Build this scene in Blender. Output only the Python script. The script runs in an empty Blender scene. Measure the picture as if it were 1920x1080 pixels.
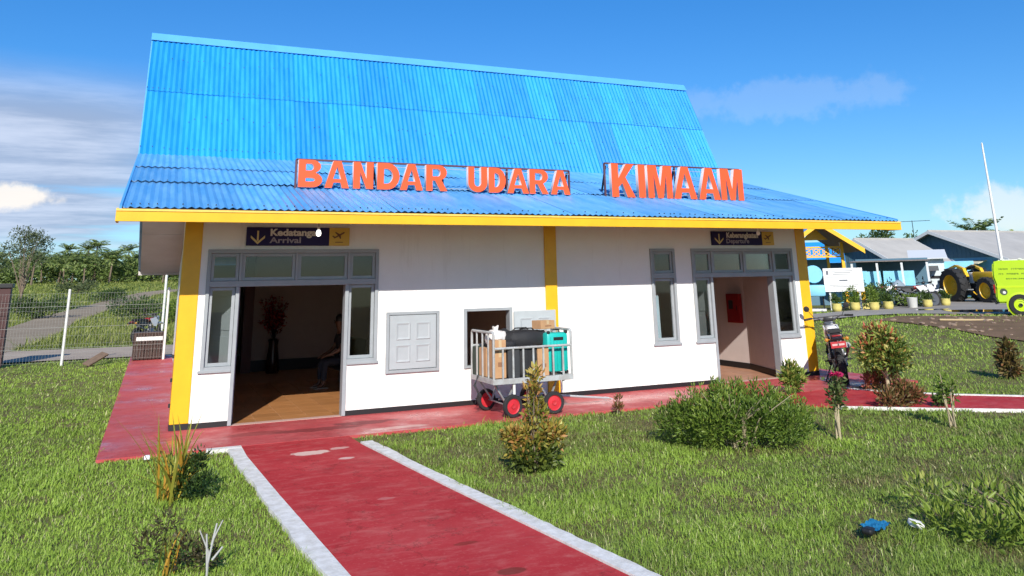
import bpy, bmesh, math, random
import numpy as np
from mathutils import Vector, Matrix, Euler
random.seed(7); RNG = np.random.default_rng(11)
S = bpy.context.scene
C = S.collection
rad = math.radians

# ------------------------------------------------------------------ camera
cd = bpy.data.cameras.new('camera'); cam = bpy.data.objects.new('camera', cd); C.objects.link(cam)
S.camera = cam
cd.sensor_width = 36; cd.lens = 27.46; cd.shift_y = -0.2015; cd.clip_start = .1; cd.clip_end = 5000
def cam_axes(yaw, pitch, roll):
    f0 = Vector((math.sin(yaw), math.cos(yaw), 0)); r0 = Vector((math.cos(yaw), -math.sin(yaw), 0)); u0 = Vector((0, 0, 1))
    f = f0*math.cos(pitch)+u0*math.sin(pitch); u = u0*math.cos(pitch)-f0*math.sin(pitch)
    return r0*math.cos(roll)+u*math.sin(roll), u*math.cos(roll)-r0*math.sin(roll), f
_r, _u, _f = cam_axes(rad(24.187), rad(14.346), rad(-1.140))
CAMP = Vector((-.375, -13.494, 2.05))
cam.matrix_world = Matrix(((_r.x, _u.x, -_f.x, CAMP.x), (_r.y, _u.y, -_f.y, CAMP.y), (_r.z, _u.z, -_f.z, CAMP.z), (0, 0, 0, 1)))

# ------------------------------------------------------------------ sun, sky, exposure
SUN_DIR = Vector((-.385, -1.0, .63)).normalized()
sl = bpy.data.lights.new('sun', 'SUN'); sl.energy = 3.6; sl.angle = rad(.5); sl.color = (1, .95, .87)
so = bpy.data.objects.new('sun', sl); C.objects.link(so); so.location = (-10, -30, 30)
so.rotation_euler = (-SUN_DIR).to_track_quat('-Z', 'Y').to_euler()
W = bpy.data.worlds.new('World'); S.world = W; W.use_nodes = True
nt = W.node_tree; nt.nodes.clear()
def N(t, **k):
    n = nt.nodes.new(t)
    for a, b in k.items(): setattr(n, a, b)
    return n
def L(a, b): nt.links.new(a, b)
out = N('ShaderNodeOutputWorld'); bg = N('ShaderNodeBackground'); sky = N('ShaderNodeTexSky', sky_type='NISHITA')
sky.sun_disc = False; sky.sun_elevation = math.asin(SUN_DIR.z); sky.sun_rotation = math.atan2(SUN_DIR.x, SUN_DIR.y)
sky.air_density = 1.0; sky.dust_density = .35; sky.ozone_density = 3.0; sky.altitude = 10
hs = N('ShaderNodeHueSaturation'); hs.inputs['Saturation'].default_value = 1.5; hs.inputs['Value'].default_value = 1.0
tn = N('ShaderNodeMix', data_type='RGBA', blend_type='MULTIPLY'); tn.inputs[0].default_value = 1; tn.inputs[7].default_value = (.485, .69, .90, 1)
gm = N('ShaderNodeGamma'); gm.inputs[1].default_value = .78; L(sky.outputs[0], gm.inputs[0]); L(gm.outputs[0], hs.inputs['Color']); L(hs.outputs[0], tn.inputs[6]); L(tn.outputs[2], bg.inputs[0]); bg.inputs[1].default_value = .15
tc = N('ShaderNodeTexCoord'); sep = N('ShaderNodeSeparateXYZ'); L(tc.outputs['Generated'], sep.inputs[0])
def M(op, a, b=None, c=None):
    n = N('ShaderNodeMath', operation=op)
    for i, v in enumerate((a, b, c)):
        if v is None: continue
        if isinstance(v, (int, float)): n.inputs[i].default_value = v
        else: L(v, n.inputs[i])
    return n.outputs[0]
def MR(v, a, b, c=0., d=1., smooth=True):
    n = N('ShaderNodeMapRange'); n.interpolation_type = 'SMOOTHSTEP' if smooth else 'LINEAR'
    L(v, n.inputs[0]); n.inputs[1].default_value = a; n.inputs[2].default_value = b; n.inputs[3].default_value = c; n.inputs[4].default_value = d
    return n.outputs[0]
X, Y, Z = sep.outputs
den = M('ADD', M('MAXIMUM', Z, 0.0), .10)
comb = N('ShaderNodeCombineXYZ'); L(M('DIVIDE', X, den), comb.inputs[0]); L(M('DIVIDE', Y, den), comb.inputs[1])
def noise(vec, sc, det, rough, off, sx=1, sy=1):
    mp = N('ShaderNodeMapping'); mp.inputs['Location'].default_value = off; mp.inputs['Scale'].default_value = (sx, sy, 1); L(vec, mp.inputs[0])
    n = N('ShaderNodeTexNoise'); n.inputs['Scale'].default_value = sc; n.inputs['Detail'].default_value = det; n.inputs['Roughness'].default_value = rough
    L(mp.outputs[0], n.inputs[0]); return n.outputs[0]
n1 = noise(comb.outputs[0], .55, 7, .55, (3.1, 1.7, 0), 1, 1.5)
n2 = noise(comb.outputs[0], 1.5, 8, .62, (8.3, 2.2, 0), .6, 1.3)
left = MR(X, .16, -.10)
thresh = M('SUBTRACT', .575, M('MULTIPLY', left, .27))
bank = M('MULTIPLY', MR(M('SUBTRACT', M('ADD', M('MULTIPLY', n1, .65), M('MULTIPLY', n2, .35)), thresh), 0, .16), M('ADD', .30, M('MULTIPLY', left, .62)))
bank = M('MULTIPLY', bank, MR(Z, .02, .07))
bank = M('MULTIPLY', bank, MR(Z, .26, .18))
cb = N('ShaderNodeBackground'); cb.inputs[1].default_value = 1.0
cr = N('ShaderNodeMix', data_type='RGBA'); L(MR(n2, .38, .66), cr.inputs[0])
cr.inputs[6].default_value = (.22, .28, .40, 1); cr.inputs[7].default_value = (.39, .44, .55, 1)
L(cr.outputs[2], cb.inputs[0])
mx = N('ShaderNodeMixShader'); L(bank, mx.inputs[0]); L(bg.outputs[0], mx.inputs[1]); L(cb.outputs[0], mx.inputs[2])
# puffy cumulus low on the left and low on the right
def puff(az, el, wa, we, seed):
    d = M('ARCTAN2', X, Y); e = M('ARCSINE', Z)
    u = M('DIVIDE', M('SUBTRACT', d, rad(az)), rad(wa)); v = M('DIVIDE', M('SUBTRACT', e, rad(el)), rad(we))
    q = M('SQRT', M('ADD', M('MULTIPLY', u, u), M('MULTIPLY', v, v)))
    nz = noise(tc.outputs['Generated'], 30, 7, .6, (seed, 0, 0))
    return MR(M('ADD', q, M('MULTIPLY', M('SUBTRACT', nz, .5), 1.7)), 1.05, .55)
pf = M('MAXIMUM', M('MULTIPLY', puff(43.5, 12.0, 9, 1.7, 2.3), .10), M('MAXIMUM', M('MULTIPLY', puff(-8.3, 5.6, 2.6, 1.0, 4.2), .85), M('MULTIPLY', puff(59, 3.6, 7, 1.8, 7.7), .5)))
pb = N('ShaderNodeBackground'); pb.inputs[0].default_value = (.66, .62, .57, 1); pb.inputs[1].default_value = 1
mx2 = N('ShaderNodeMixShader'); L(pf, mx2.inputs[0]); L(mx.outputs[0], mx2.inputs[1]); L(pb.outputs[0], mx2.inputs[2])
L(mx2.outputs[0], out.inputs[0])
S.render.engine = 'CYCLES'
S.view_settings.view_transform = 'Standard'; S.view_settings.look = 'None'; S.view_settings.exposure = .74; S.view_settings.gamma = 1
S.view_settings.use_curve_mapping = False
S.cycles.max_bounces = 8; S.cycles.transparent_max_bounces = 16; S.cycles.use_denoising = True

# ------------------------------------------------------------------ materials
def mat(name, col, rough=.6, var=0., vscale=4., bump=0., bscale=30., metal=0., spec=.5, col2=None, emit=0., objrand=0., coat=0., stretch=None):
    m = bpy.data.materials.new(name); m.use_nodes = True; t = m.node_tree; b = t.nodes['Principled BSDF']
    b.inputs['Base Color'].default_value = (*col, 1); b.inputs['Roughness'].default_value = rough; b.inputs['Metallic'].default_value = metal
    b.inputs['Specular IOR Level'].default_value = spec
    if coat: b.inputs['Coat Weight'].default_value = coat; b.inputs['Coat Roughness'].default_value = .1
    if emit: b.inputs['Emission Color'].default_value = (*col, 1); b.inputs['Emission Strength'].default_value = emit
    tcn = t.nodes.new('ShaderNodeTexCoord'); vec = tcn.outputs['Object']
    if stretch:
        mp = t.nodes.new('ShaderNodeMapping'); mp.inputs['Scale'].default_value = stretch; t.links.new(vec, mp.inputs[0]); vec = mp.outputs[0]
    last = None
    if var or col2:
        n = t.nodes.new('ShaderNodeTexNoise'); n.inputs['Scale'].default_value = vscale; n.inputs['Detail'].default_value = 6; n.inputs['Roughness'].default_value = .65
        t.links.new(vec, n.inputs[0])
        mr = t.nodes.new('ShaderNodeMapRange'); mr.inputs[1].default_value = .3; mr.inputs[2].default_value = .7; t.links.new(n.outputs[0], mr.inputs[0])
        mxn = t.nodes.new('ShaderNodeMix'); mxn.data_type = 'RGBA'
        c2 = col2 if col2 else tuple(min(1, c*(1+var)) for c in col); c1 = col if col2 else tuple(c*(1-var) for c in col)
        mxn.inputs[6].default_value = (*c1, 1); mxn.inputs[7].default_value = (*c2, 1); t.links.new(mr.outputs[0], mxn.inputs[0]); last = mxn.outputs[2]
    if objrand:
        oi = t.nodes.new('ShaderNodeObjectInfo'); hsv = t.nodes.new('ShaderNodeHueSaturation')
        mr = t.nodes.new('ShaderNodeMapRange'); mr.inputs[3].default_value = 1-objrand; mr.inputs[4].default_value = 1+objrand
        t.links.new(oi.outputs['Random'], mr.inputs[0]); t.links.new(mr.outputs[0], hsv.inputs['Value'])
        if last is None: hsv.inputs['Color'].default_value = (*col, 1)
        else: t.links.new(last, hsv.inputs['Color'])
        last = hsv.outputs[0]
    if last is not None: t.links.new(last, b.inputs['Base Color'])
    if bump:
        n = t.nodes.new('ShaderNodeTexNoise'); n.inputs['Scale'].default_value = bscale; n.inputs['Detail'].default_value = 5; t.links.new(vec, n.inputs[0])
        bp = t.nodes.new('ShaderNodeBump'); bp.inputs['Strength'].default_value = bump; bp.inputs['Distance'].default_value = .02
        t.links.new(n.outputs[0], bp.inputs['Height']); t.links.new(bp.outputs[0], b.inputs['Normal'])
    return m

def glass_mat(name, tint=(.86, .88, .88), refl=.0):
    m = bpy.data.materials.new(name); m.use_nodes = True; t = m.node_tree; t.nodes.clear()
    o = t.nodes.new('ShaderNodeOutputMaterial'); tr = t.nodes.new('ShaderNodeBsdfTransparent'); tr.inputs[0].default_value = (*tint, 1)
    g = t.nodes.new('ShaderNodeBsdfGlossy'); g.inputs['Roughness'].default_value = .03
    fr = t.nodes.new('ShaderNodeFresnel'); fr.inputs[0].default_value = 1.5
    ad = t.nodes.new('ShaderNodeMath'); ad.operation = 'ADD'; ad.inputs[1].default_value = refl; t.links.new(fr.outputs[0], ad.inputs[0])
    mxs = t.nodes.new('ShaderNodeMixShader'); t.links.new(ad.outputs[0], mxs.inputs[0]); t.links.new(tr.outputs[0], mxs.inputs[1]); t.links.new(g.outputs[0], mxs.inputs[2])
    t.links.new(mxs.outputs[0], o.inputs[0]); return m

def leaf_mat(name, ramp, trans=.3, rough=.45, patch=None):
    """foliage: the per-leaf 'tint' attribute picks the leaf's own colour from a ramp"""
    m = bpy.data.materials.new(name); m.use_nodes = True; t = m.node_tree; b = t.nodes['Principled BSDF']; o = t.nodes['Material Output']
    at = t.nodes.new('ShaderNodeAttribute'); at.attribute_name = 'tint'; fac = at.outputs['Fac']
    if patch:
        tcn = t.nodes.new('ShaderNodeTexCoord'); n = t.nodes.new('ShaderNodeTexNoise'); n.inputs['Scale'].default_value = patch[0]; n.inputs['Detail'].default_value = 5
        n.inputs['Roughness'].default_value = .6
        t.links.new(tcn.outputs['Object'], n.inputs[0])
        mr = t.nodes.new('ShaderNodeMapRange'); mr.inputs[1].default_value = .3; mr.inputs[2].default_value = .7; mr.inputs[3].default_value = -patch[1]; mr.inputs[4].default_value = patch[1]
        t.links.new(n.outputs[0], mr.inputs[0]); ad = t.nodes.new('ShaderNodeMath'); ad.operation = 'ADD'; ad.use_clamp = True
        t.links.new(fac, ad.inputs[0]); t.links.new(mr.outputs[0], ad.inputs[1]); fac = ad.outputs[0]
    r = t.nodes.new('ShaderNodeValToRGB'); t.links.new(fac, r.inputs[0]); e = r.color_ramp.elements
    e[0].position, e[0].color = ramp[0][0], (*ramp[0][1], 1); e[1].position, e[1].color = ramp[-1][0], (*ramp[-1][1], 1)
    for p, c in ramp[1:-1]: q = e.new(p); q.color = (*c, 1)
    t.links.new(r.outputs[0], b.inputs['Base Color']); b.inputs['Roughness'].default_value = rough; b.inputs['Specular IOR Level'].default_value = .35
    tl = t.nodes.new('ShaderNodeBsdfTranslucent'); t.links.new(r.outputs[0], tl.inputs[0])
    mxs = t.nodes.new('ShaderNodeMixShader'); mxs.inputs[0].default_value = trans
    t.links.new(b.outputs[0], mxs.inputs[1]); t.links.new(tl.outputs[0], mxs.inputs[2]); t.links.new(mxs.outputs[0], o.inputs[0])
    return m

# ------------------------------------------------------------------ mesh helpers
class MB:
    def __init__(s): s.v = []; s.f = []; s.m = []
    def add(s, vs, fs, mi=0):
        k = len(s.v); s.v += [tuple(v) for v in vs]; s.f += [tuple(i+k for i in f) for f in fs]; s.m += [mi]*len(fs); return s
    def box(s, x0, x1, y0, y1, z0, z1, mi=0, bev=0.):
        if bev:
            b = bmesh.new(); bmesh.ops.create_cube(b, size=1)
            for v in b.verts: v.co = Vector(((x0+x1)/2+v.co.x*(x1-x0), (y0+y1)/2+v.co.y*(y1-y0), (z0+z1)/2+v.co.z*(z1-z0)))
            bmesh.ops.bevel(b, geom=b.edges[:], offset=bev, segments=2, profile=.5, affect='EDGES')
            return s.bm(b, mi)
        vs = [(x, y, z) for z in (z0, z1) for y in (y0, y1) for x in (x0, x1)]
        return s.add(vs, [(0, 2, 3, 1), (4, 5, 7, 6), (0, 1, 5, 4), (2, 6, 7, 3), (0, 4, 6, 2), (1, 3, 7, 5)], mi)
    def bm(s, b, mi=0):
        b.verts.index_update(); s.add([v.co[:] for v in b.verts], [[v.index for v in f.verts] for f in b.faces], mi); b.free(); return s
    def tube(s, pts, r, n=8, mi=0, caps=True):
        pts = [Vector(p) for p in pts]; rs = r if isinstance(r, (list, tuple)) else [r]*len(pts)
        k0 = None; vs = []; fs = []
        for i, p in enumerate(pts):
            d = (pts[min(i+1, len(pts)-1)]-pts[max(i-1, 0)]).normalized()
            if k0 is None:
                a = d.orthogonal().normalized()
            else:
                a = (k0-d*k0.dot(d)); a = a.normalized() if a.length > 1e-6 else d.orthogonal().normalized()
            k0 = a; b = d.cross(a)
            for j in range(n):
                t = 2*math.pi*j/n; vs.append(p+(a*math.cos(t)+b*math.sin(t))*rs[i])
        for i in range(len(pts)-1):
            for j in range(n): fs.append((i*n+j, i*n+(j+1) % n, (i+1)*n+(j+1) % n, (i+1)*n+j))
        if caps: fs += [tuple(range(n))[::-1], tuple(range((len(pts)-1)*n, len(pts)*n))]
        return s.add(vs, fs, mi)
    def bar(s, a, b, w, h=None, mi=0):
        """square bar between two points"""
        h = h or w; a, b = Vector(a), Vector(b); d = (b-a).normalized(); up = Vector((0, 0, 1)) if abs(d.z) < .9 else Vector((0, 1, 0))
        x = d.cross(up).normalized()*w/2; y = x.cross(d).normalized()*h/2
        return s.add([a-x-y, a+x-y, a+x+y, a-x+y, b-x-y, b+x-y, b+x+y, b-x+y], [(0, 1, 2, 3), (7, 6, 5, 4), (0, 4, 5, 1), (1, 5, 6, 2), (2, 6, 7, 3), (3, 7, 4, 0)], mi)
    def lathe(s, prof, c=(0, 0, 0), axis=(0, 0, 1), n=20, mi=0, ring=False):
        """profile of (radius, height) turned round the axis"""
        ax = Vector(axis).normalized(); a = ax.orthogonal().normalized(); b = ax.cross(a); c = Vector(c); vs = []; fs = []
        for r, h in prof:
            for j in range(n):
                t = 2*math.pi*j/n; vs.append(c+ax*h+(a*math.cos(t)+b*math.sin(t))*max(r, 1e-4))
        for i in range(len(prof)-1):
            for j in range(n): fs.append((i*n+j, i*n+(j+1) % n, (i+1)*n+(j+1) % n, (i+1)*n+j))
        k = len(prof)-1
        if ring: fs += [(k*n+j, k*n+(j+1) % n, (j+1) % n, j) for j in range(n)]
        else: fs += [tuple(range(n))[::-1], tuple(range(k*n, (k+1)*n))]
        return s.add(vs, fs, mi)
    def prism(s, poly, y0, y1, plane='xz', mi=0, axis=1):
        """2-D polygon extruded: plane 'xz' along y, 'xy' along z, 'yz' along x"""
        n = len(poly)
        def P(p, t): return {'xz': (p[0], t, p[1]), 'xy': (p[0], p[1], t), 'yz': (t, p[0], p[1])}[plane]
        vs = [P(p, y0) for p in poly]+[P(p, y1) for p in poly]
        fs = [tuple(range(n)), tuple(range(2*n-1, n-1, -1))]+[((i+1) % n, i, n+i, n+(i+1) % n) for i in range(n)]
        return s.add(vs, fs, mi)
    def xf(s, mtx):
        s.v = [tuple(mtx @ Vector(v)) for v in s.v]; return s
    def mesh(s, name, mats, smooth=False, fixn=True):
        me = bpy.data.meshes.new(name); me.from_pydata(s.v, [], s.f)
        for m in (mats if isinstance(mats, (list, tuple)) else [mats]): me.materials.append(m)
        me.polygons.foreach_set('material_index', s.m)
        if fixn:
            b = bmesh.new(); b.from_mesh(me); bmesh.ops.recalc_face_normals(b, faces=b.faces[:]); b.to_mesh(me); b.free()
        if smooth: shade(me, smooth)
        me.update(); return me
    def build(s, name, mats, parent=None, smooth=False, loc=None, fixn=True):
        return link(name, s.mesh(name, mats, smooth, fixn), parent, loc)
def shade(me, ang=35):
    me.polygons.foreach_set('use_smooth', [True]*len(me.polygons))
    ang = 35 if ang is True else ang
    try: me.set_sharp_from_angle(angle=rad(ang))
    except Exception: pass
def link(name, me, parent=None, loc=None, rot=None):
    o = bpy.data.objects.new(name, me); C.objects.link(o)
    if parent is not None: o.parent = parent
    if loc is not None: o.location = loc
    if rot is not None: o.rotation_euler = rot
    return o
def tag(o, label, cat, group=None):
    o['label'] = label; o['category'] = cat
    if group: o['group'] = group
    return o
def thing(name, label, cat, loc=(0, 0, 0), rz=0., group=None):
    o = bpy.data.objects.new(name, None); C.objects.link(o); o.location = loc; o.rotation_euler = (0, 0, rz); o.empty_display_size = .2
    return tag(o, label, cat, group)
def struct(o): o['kind'] = 'structure'; return o
def stuff(o): o['kind'] = 'stuff'; return o
def copy_tree(o, parent=None):
    c = o.copy(); C.objects.link(c)
    if parent is not None: c.parent = parent
    for ch in list(o.children): copy_tree(ch, c)
    return c
def curve_mesh(build, name):
    """filled 2-D curve or text -> mesh data"""
    d = build(); o = bpy.data.objects.new('tmp', d); C.objects.link(o)
    dg = bpy.context.evaluated_depsgraph_get(); dg.update()
    me = bpy.data.meshes.new_from_object(o.evaluated_get(dg)); bpy.data.objects.remove(o); me.name = name; return me
def poly_curve(loops, ext):
    def f():
        c = bpy.data.curves.new('c', 'CURVE'); c.dimensions = '2D'; c.fill_mode = 'BOTH'; c.extrude = ext
        for lp in loops:
            sp = c.splines.new('POLY'); sp.points.add(len(lp)-1); sp.use_cyclic_u = True
            for q, (x, y) in zip(sp.points, lp): q.co = (x, y, 0, 1)
        return c
    return f
def text_mesh(txt, size, name, bold=0., ext=.001, width=None, align='LEFT'):
    def f():
        c = bpy.data.curves.new('t', 'FONT'); c.body = txt; c.size = size; c.extrude = ext; c.offset = bold; c.align_x = align; c.resolution_u = 3; return c
    me = curve_mesh(f, name)
    if width:
        xs = [v.co.x for v in me.vertices]; k = width/(max(xs)-min(xs)); x0 = min(xs)
        for v in me.vertices: v.co.x = (v.co.x-x0)*k
    return me
def leaf_arrays(pos, d, ln, wd, tint, fold=.25, side=None):
    """one folded two-triangle leaf per row: numpy arrays -> verts, tris, tints"""
    n = len(pos); d = d/np.linalg.norm(d, axis=1, keepdims=True)
    rnd = RNG.normal(size=(n, 3)) if side is None else side
    s = np.cross(d, rnd); s /= np.linalg.norm(s, axis=1, keepdims=True)+1e-9; up = np.cross(s, d)
    ln = np.broadcast_to(ln, n)[:, None]; wd = np.broadcast_to(wd, n)[:, None]
    mid = pos+d*ln*.45
    v = np.stack([pos, mid+s*wd*.5+up*wd*fold, pos+d*ln-up*ln*.12, mid-s*wd*.5+up*wd*fold], 1).reshape(-1, 3)
    k = np.arange(n)[:, None]*4
    f = np.concatenate([k+np.array([[0, 1, 2]]), k+np.array([[0, 2, 3]])], 1).reshape(-1, 3)
    return v, f, np.repeat(np.broadcast_to(tint, n), 2)
def np_mesh(name, v, f, tint=None, m=None, smooth=False):
    me = bpy.data.meshes.new(name); me.vertices.add(len(v)); me.vertices.foreach_set('co', np.asarray(v, np.float32).ravel())
    nf = len(f); k = f.shape[1]; me.loops.add(nf*k); me.loops.foreach_set('vertex_index', np.asarray(f, np.int32).ravel())
    me.polygons.add(nf); me.polygons.foreach_set('loop_start', np.arange(0, nf*k, k, dtype=np.int32))
    me.update(calc_edges=True)
    if tint is not None:
        a = me.attributes.new('tint', 'FLOAT', 'FACE'); a.data.foreach_set('value', np.asarray(tint, np.float32))
    if smooth: me.polygons.foreach_set('use_smooth', np.ones(nf, bool))
    if m: me.materials.append(m)
    me.validate(); return me
def sstep(a, b, x):
    t = np.clip((x-a)/(b-a), 0, 1); return t*t*(3-2*t)
def H(x, y): return .6*sstep(15, 25, x)+3.8*sstep(25, 185, y)*(1-sstep(20, 40, x))

# materials used in several places
M_white = mat('white_paint', (.84, .82, .79), .55, col2=(.79, .77, .735), vscale=1.1, bump=.08, bscale=60)
def wall_paint():
    """white render with rain streaks, hairline marks and splashed mud along its foot"""
    m = mat('wall_paint', (.84, .82, .79), .6, col2=(.785, .765, .73), vscale=1.3, bump=.12, bscale=45); t = m.node_tree; b = t.nodes['Principled BSDF']
    src = b.inputs['Base Color'].links[0].from_socket; tcn = t.nodes.new('ShaderNodeTexCoord')
    def nz(sc, st, off):
        mp = t.nodes.new('ShaderNodeMapping'); mp.inputs['Scale'].default_value = st; mp.inputs['Location'].default_value = (off, off, off); t.links.new(tcn.outputs['Object'], mp.inputs[0])
        n = t.nodes.new('ShaderNodeTexNoise'); n.inputs['Scale'].default_value = sc; n.inputs['Detail'].default_value = 8; n.inputs['Roughness'].default_value = .7; t.links.new(mp.outputs[0], n.inputs[0]); return n.outputs[0]
    def mr(v, a, c, d, e):
        x = t.nodes.new('ShaderNodeMapRange'); x.inputs[1].default_value = a; x.inputs[2].default_value = c; x.inputs[3].default_value = d; x.inputs[4].default_value = e; t.links.new(v, x.inputs[0]); return x.outputs[0]
    def mul(a, c):
        x = t.nodes.new('ShaderNodeMath'); x.operation = 'MULTIPLY'; t.links.new(a, x.inputs[0]); t.links.new(c, x.inputs[1]); return x.outputs[0]
    def over(base, fac, col):
        x = t.nodes.new('ShaderNodeMix'); x.data_type = 'RGBA'; t.links.new(fac, x.inputs[0]); t.links.new(base, x.inputs[6]); x.inputs[7].default_value = (*col, 1); return x.outputs[2]
    sp = t.nodes.new('ShaderNodeSeparateXYZ'); t.links.new(tcn.outputs['Object'], sp.inputs[0])
    c = over(src, mr(nz(5, (1, 1, .10), 2.), .56, .74, 0, .34), (.52, .49, .45))
    c = over(c, mul(mr(nz(9, (1, 1, 1), 5.), .50, .66, 0, .55), mr(sp.outputs[2], .42, .08, 0, 1)), (.45, .33, .27))
    c = over(c, mr(nz(2.2, (1, 1, 1.4), 9.), .62, .70, 0, .22), (.60, .58, .55))
    t.links.new(c, b.inputs['Base Color']); return m
M_wall = wall_paint()
M_yellow = mat('yellow_paint', (.78, .42, .012), .42, var=.07, vscale=3, bump=.05)
M_grey = mat('grey_frame_paint', (.30, .325, .34), .45, var=.08, vscale=5, bump=.04)
M_greyd = mat('grey_panel_paint', (.36, .39, .405), .5, var=.06, vscale=4, bump=.04)
M_black = mat('black_paint', (.012, .012, .013), .5)
M_rubber = mat('rubber', (.018, .018, .019), .8, bump=.2, bscale=80)
M_steel = mat('galvanised_steel', (.42, .44, .45), .42, var=.12, vscale=12, metal=.55)
M_dark = mat('dark_metal', (.03, .03, .032), .45, metal=.3)
M_glass = glass_mat('window_glass')
M_wood = mat('weathered_wood', (.16, .11, .075), .8, var=.3, vscale=5, stretch=(1, 8, 8))

# ================================================================== SETTING
def axis(a): return np.array(sorted(set(a)))
gx = axis(list(np.arange(-600, -40, 40))+list(np.arange(-40, 60, 2.))+list(np.arange(60, 700, 40)))
gy = axis(list(np.arange(-60, -20, 10))+list(np.arange(-20, 60, 2.))+list(np.arange(60, 240, 12))+list(np.arange(240, 1400, 80)))
GX, GY = np.meshgrid(gx, gy); GZ = H(GX, GY)-.04
idx = np.arange(GX.size).reshape(GX.shape)
gf = np.stack([idx[:-1, :-1], idx[:-1, 1:], idx[1:, 1:], idx[1:, :-1]], -1).reshape(-1, 4)
def ground_material():
    m = bpy.data.materials.new('ground_turf'); m.use_nodes = True; t = m.node_tree; b = t.nodes['Principled BSDF']; b.inputs['Roughness'].default_value = .9
    b.inputs['Specular IOR Level'].default_value = .15
    g = t.nodes.new('ShaderNodeNewGeometry')
    def nz(sc, det=6):
        n = t.nodes.new('ShaderNodeTexNoise'); n.inputs['Scale'].default_value = sc; n.inputs['Detail'].default_value = det; n.inputs['Roughness'].default_value = .65
        t.links.new(g.outputs['Position'], n.inputs[0]); return n.outputs[0]
    def ramp(f, *st):
        r = t.nodes.new('ShaderNodeValToRGB'); t.links.new(f, r.inputs[0]); e = r.color_ramp.elements
        e[0].position, e[0].color = st[0][0], (*st[0][1], 1); e[1].position, e[1].color = st[-1][0], (*st[-1][1], 1)
        for p, c in st[1:-1]: e.new(p).color = (*c, 1)
        return r.outputs[0]
    def mix(f, a, c):
        x = t.nodes.new('ShaderNodeMix'); x.data_type = 'RGBA'; t.links.new(f, x.inputs[0]); t.links.new(a, x.inputs[6]); t.links.new(c, x.inputs[7]); return x.outputs[2]
    near = ramp(nz(.9), (.3, (.16, .12, .065)), (.5, (.15, .14, .055)), (.7, (.15, .20, .045)))
    far = ramp(nz(.06), (.3, (.12, .165, .04)), (.5, (.17, .23, .045)), (.7, (.22, .24, .07)))
    fine = ramp(nz(6), (.3, (.6, .6, .6)), (.7, (1.25, 1.25, 1.2)))
    sp = t.nodes.new('ShaderNodeSeparateXYZ'); t.links.new(g.outputs['Position'], sp.inputs[0])
    mr = t.nodes.new('ShaderNodeMapRange'); mr.inputs[1].default_value = 13; mr.inputs[2].default_value = 30; t.links.new(sp.outputs[1], mr.inputs[0])
    cmx = mix(mr.outputs[0], near, far)
    mu = t.nodes.new('ShaderNodeMix'); mu.data_type = 'RGBA'; mu.blend_type = 'MULTIPLY'; mu.inputs[0].default_value = .8
    t.links.new(cmx, mu.inputs[6]); t.links.new(fine, mu.inputs[7]); t.links.new(mu.outputs[2], b.inputs['Base Color'])
    bp = t.nodes.new('ShaderNodeBump'); bp.inputs['Strength'].default_value = .6; bp.inputs['Distance'].default_value = .06; t.links.new(nz(14), bp.inputs['Height'])
    t.links.new(bp.outputs[0], b.inputs['Normal']); return m
struct(link('ground', np_mesh('ground', np.stack([GX, GY, GZ], -1).reshape(-1, 3), gf, None, ground_material(), True)))

def sheet(name, poly, m, z=.0, sub=None, th=.0):
    """ground-hugging sheet from a plan polygon (draped over the terrain), optional thickness"""
    b = bmesh.new(); vs = [b.verts.new((x, y, 0)) for x, y in poly]; b.faces.new(vs); bmesh.ops.triangulate(b, faces=b.faces[:])
    if sub:
        for _ in range(sub): bmesh.ops.subdivide_edges(b, edges=[e for e in b.edges if e.calc_length() > 1.5], cuts=1, use_grid_fill=False); bmesh.ops.triangulate(b, faces=b.faces[:])
    for v in b.verts: v.co.z = float(H(v.co.x, v.co.y))-.04+z
    if th:
        r = bmesh.ops.extrude_face_region(b, geom=b.faces[:])
        for v in [q for q in r['geom'] if isinstance(q, bmesh.types.BMVert)]: v.co.z -= th
    bmesh.ops.recalc_face_normals(b, faces=b.faces[:])
    me = bpy.data.meshes.new(name); b.to_mesh(me); b.free(); me.materials.append(m)
    return struct(link(name, me))

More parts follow.
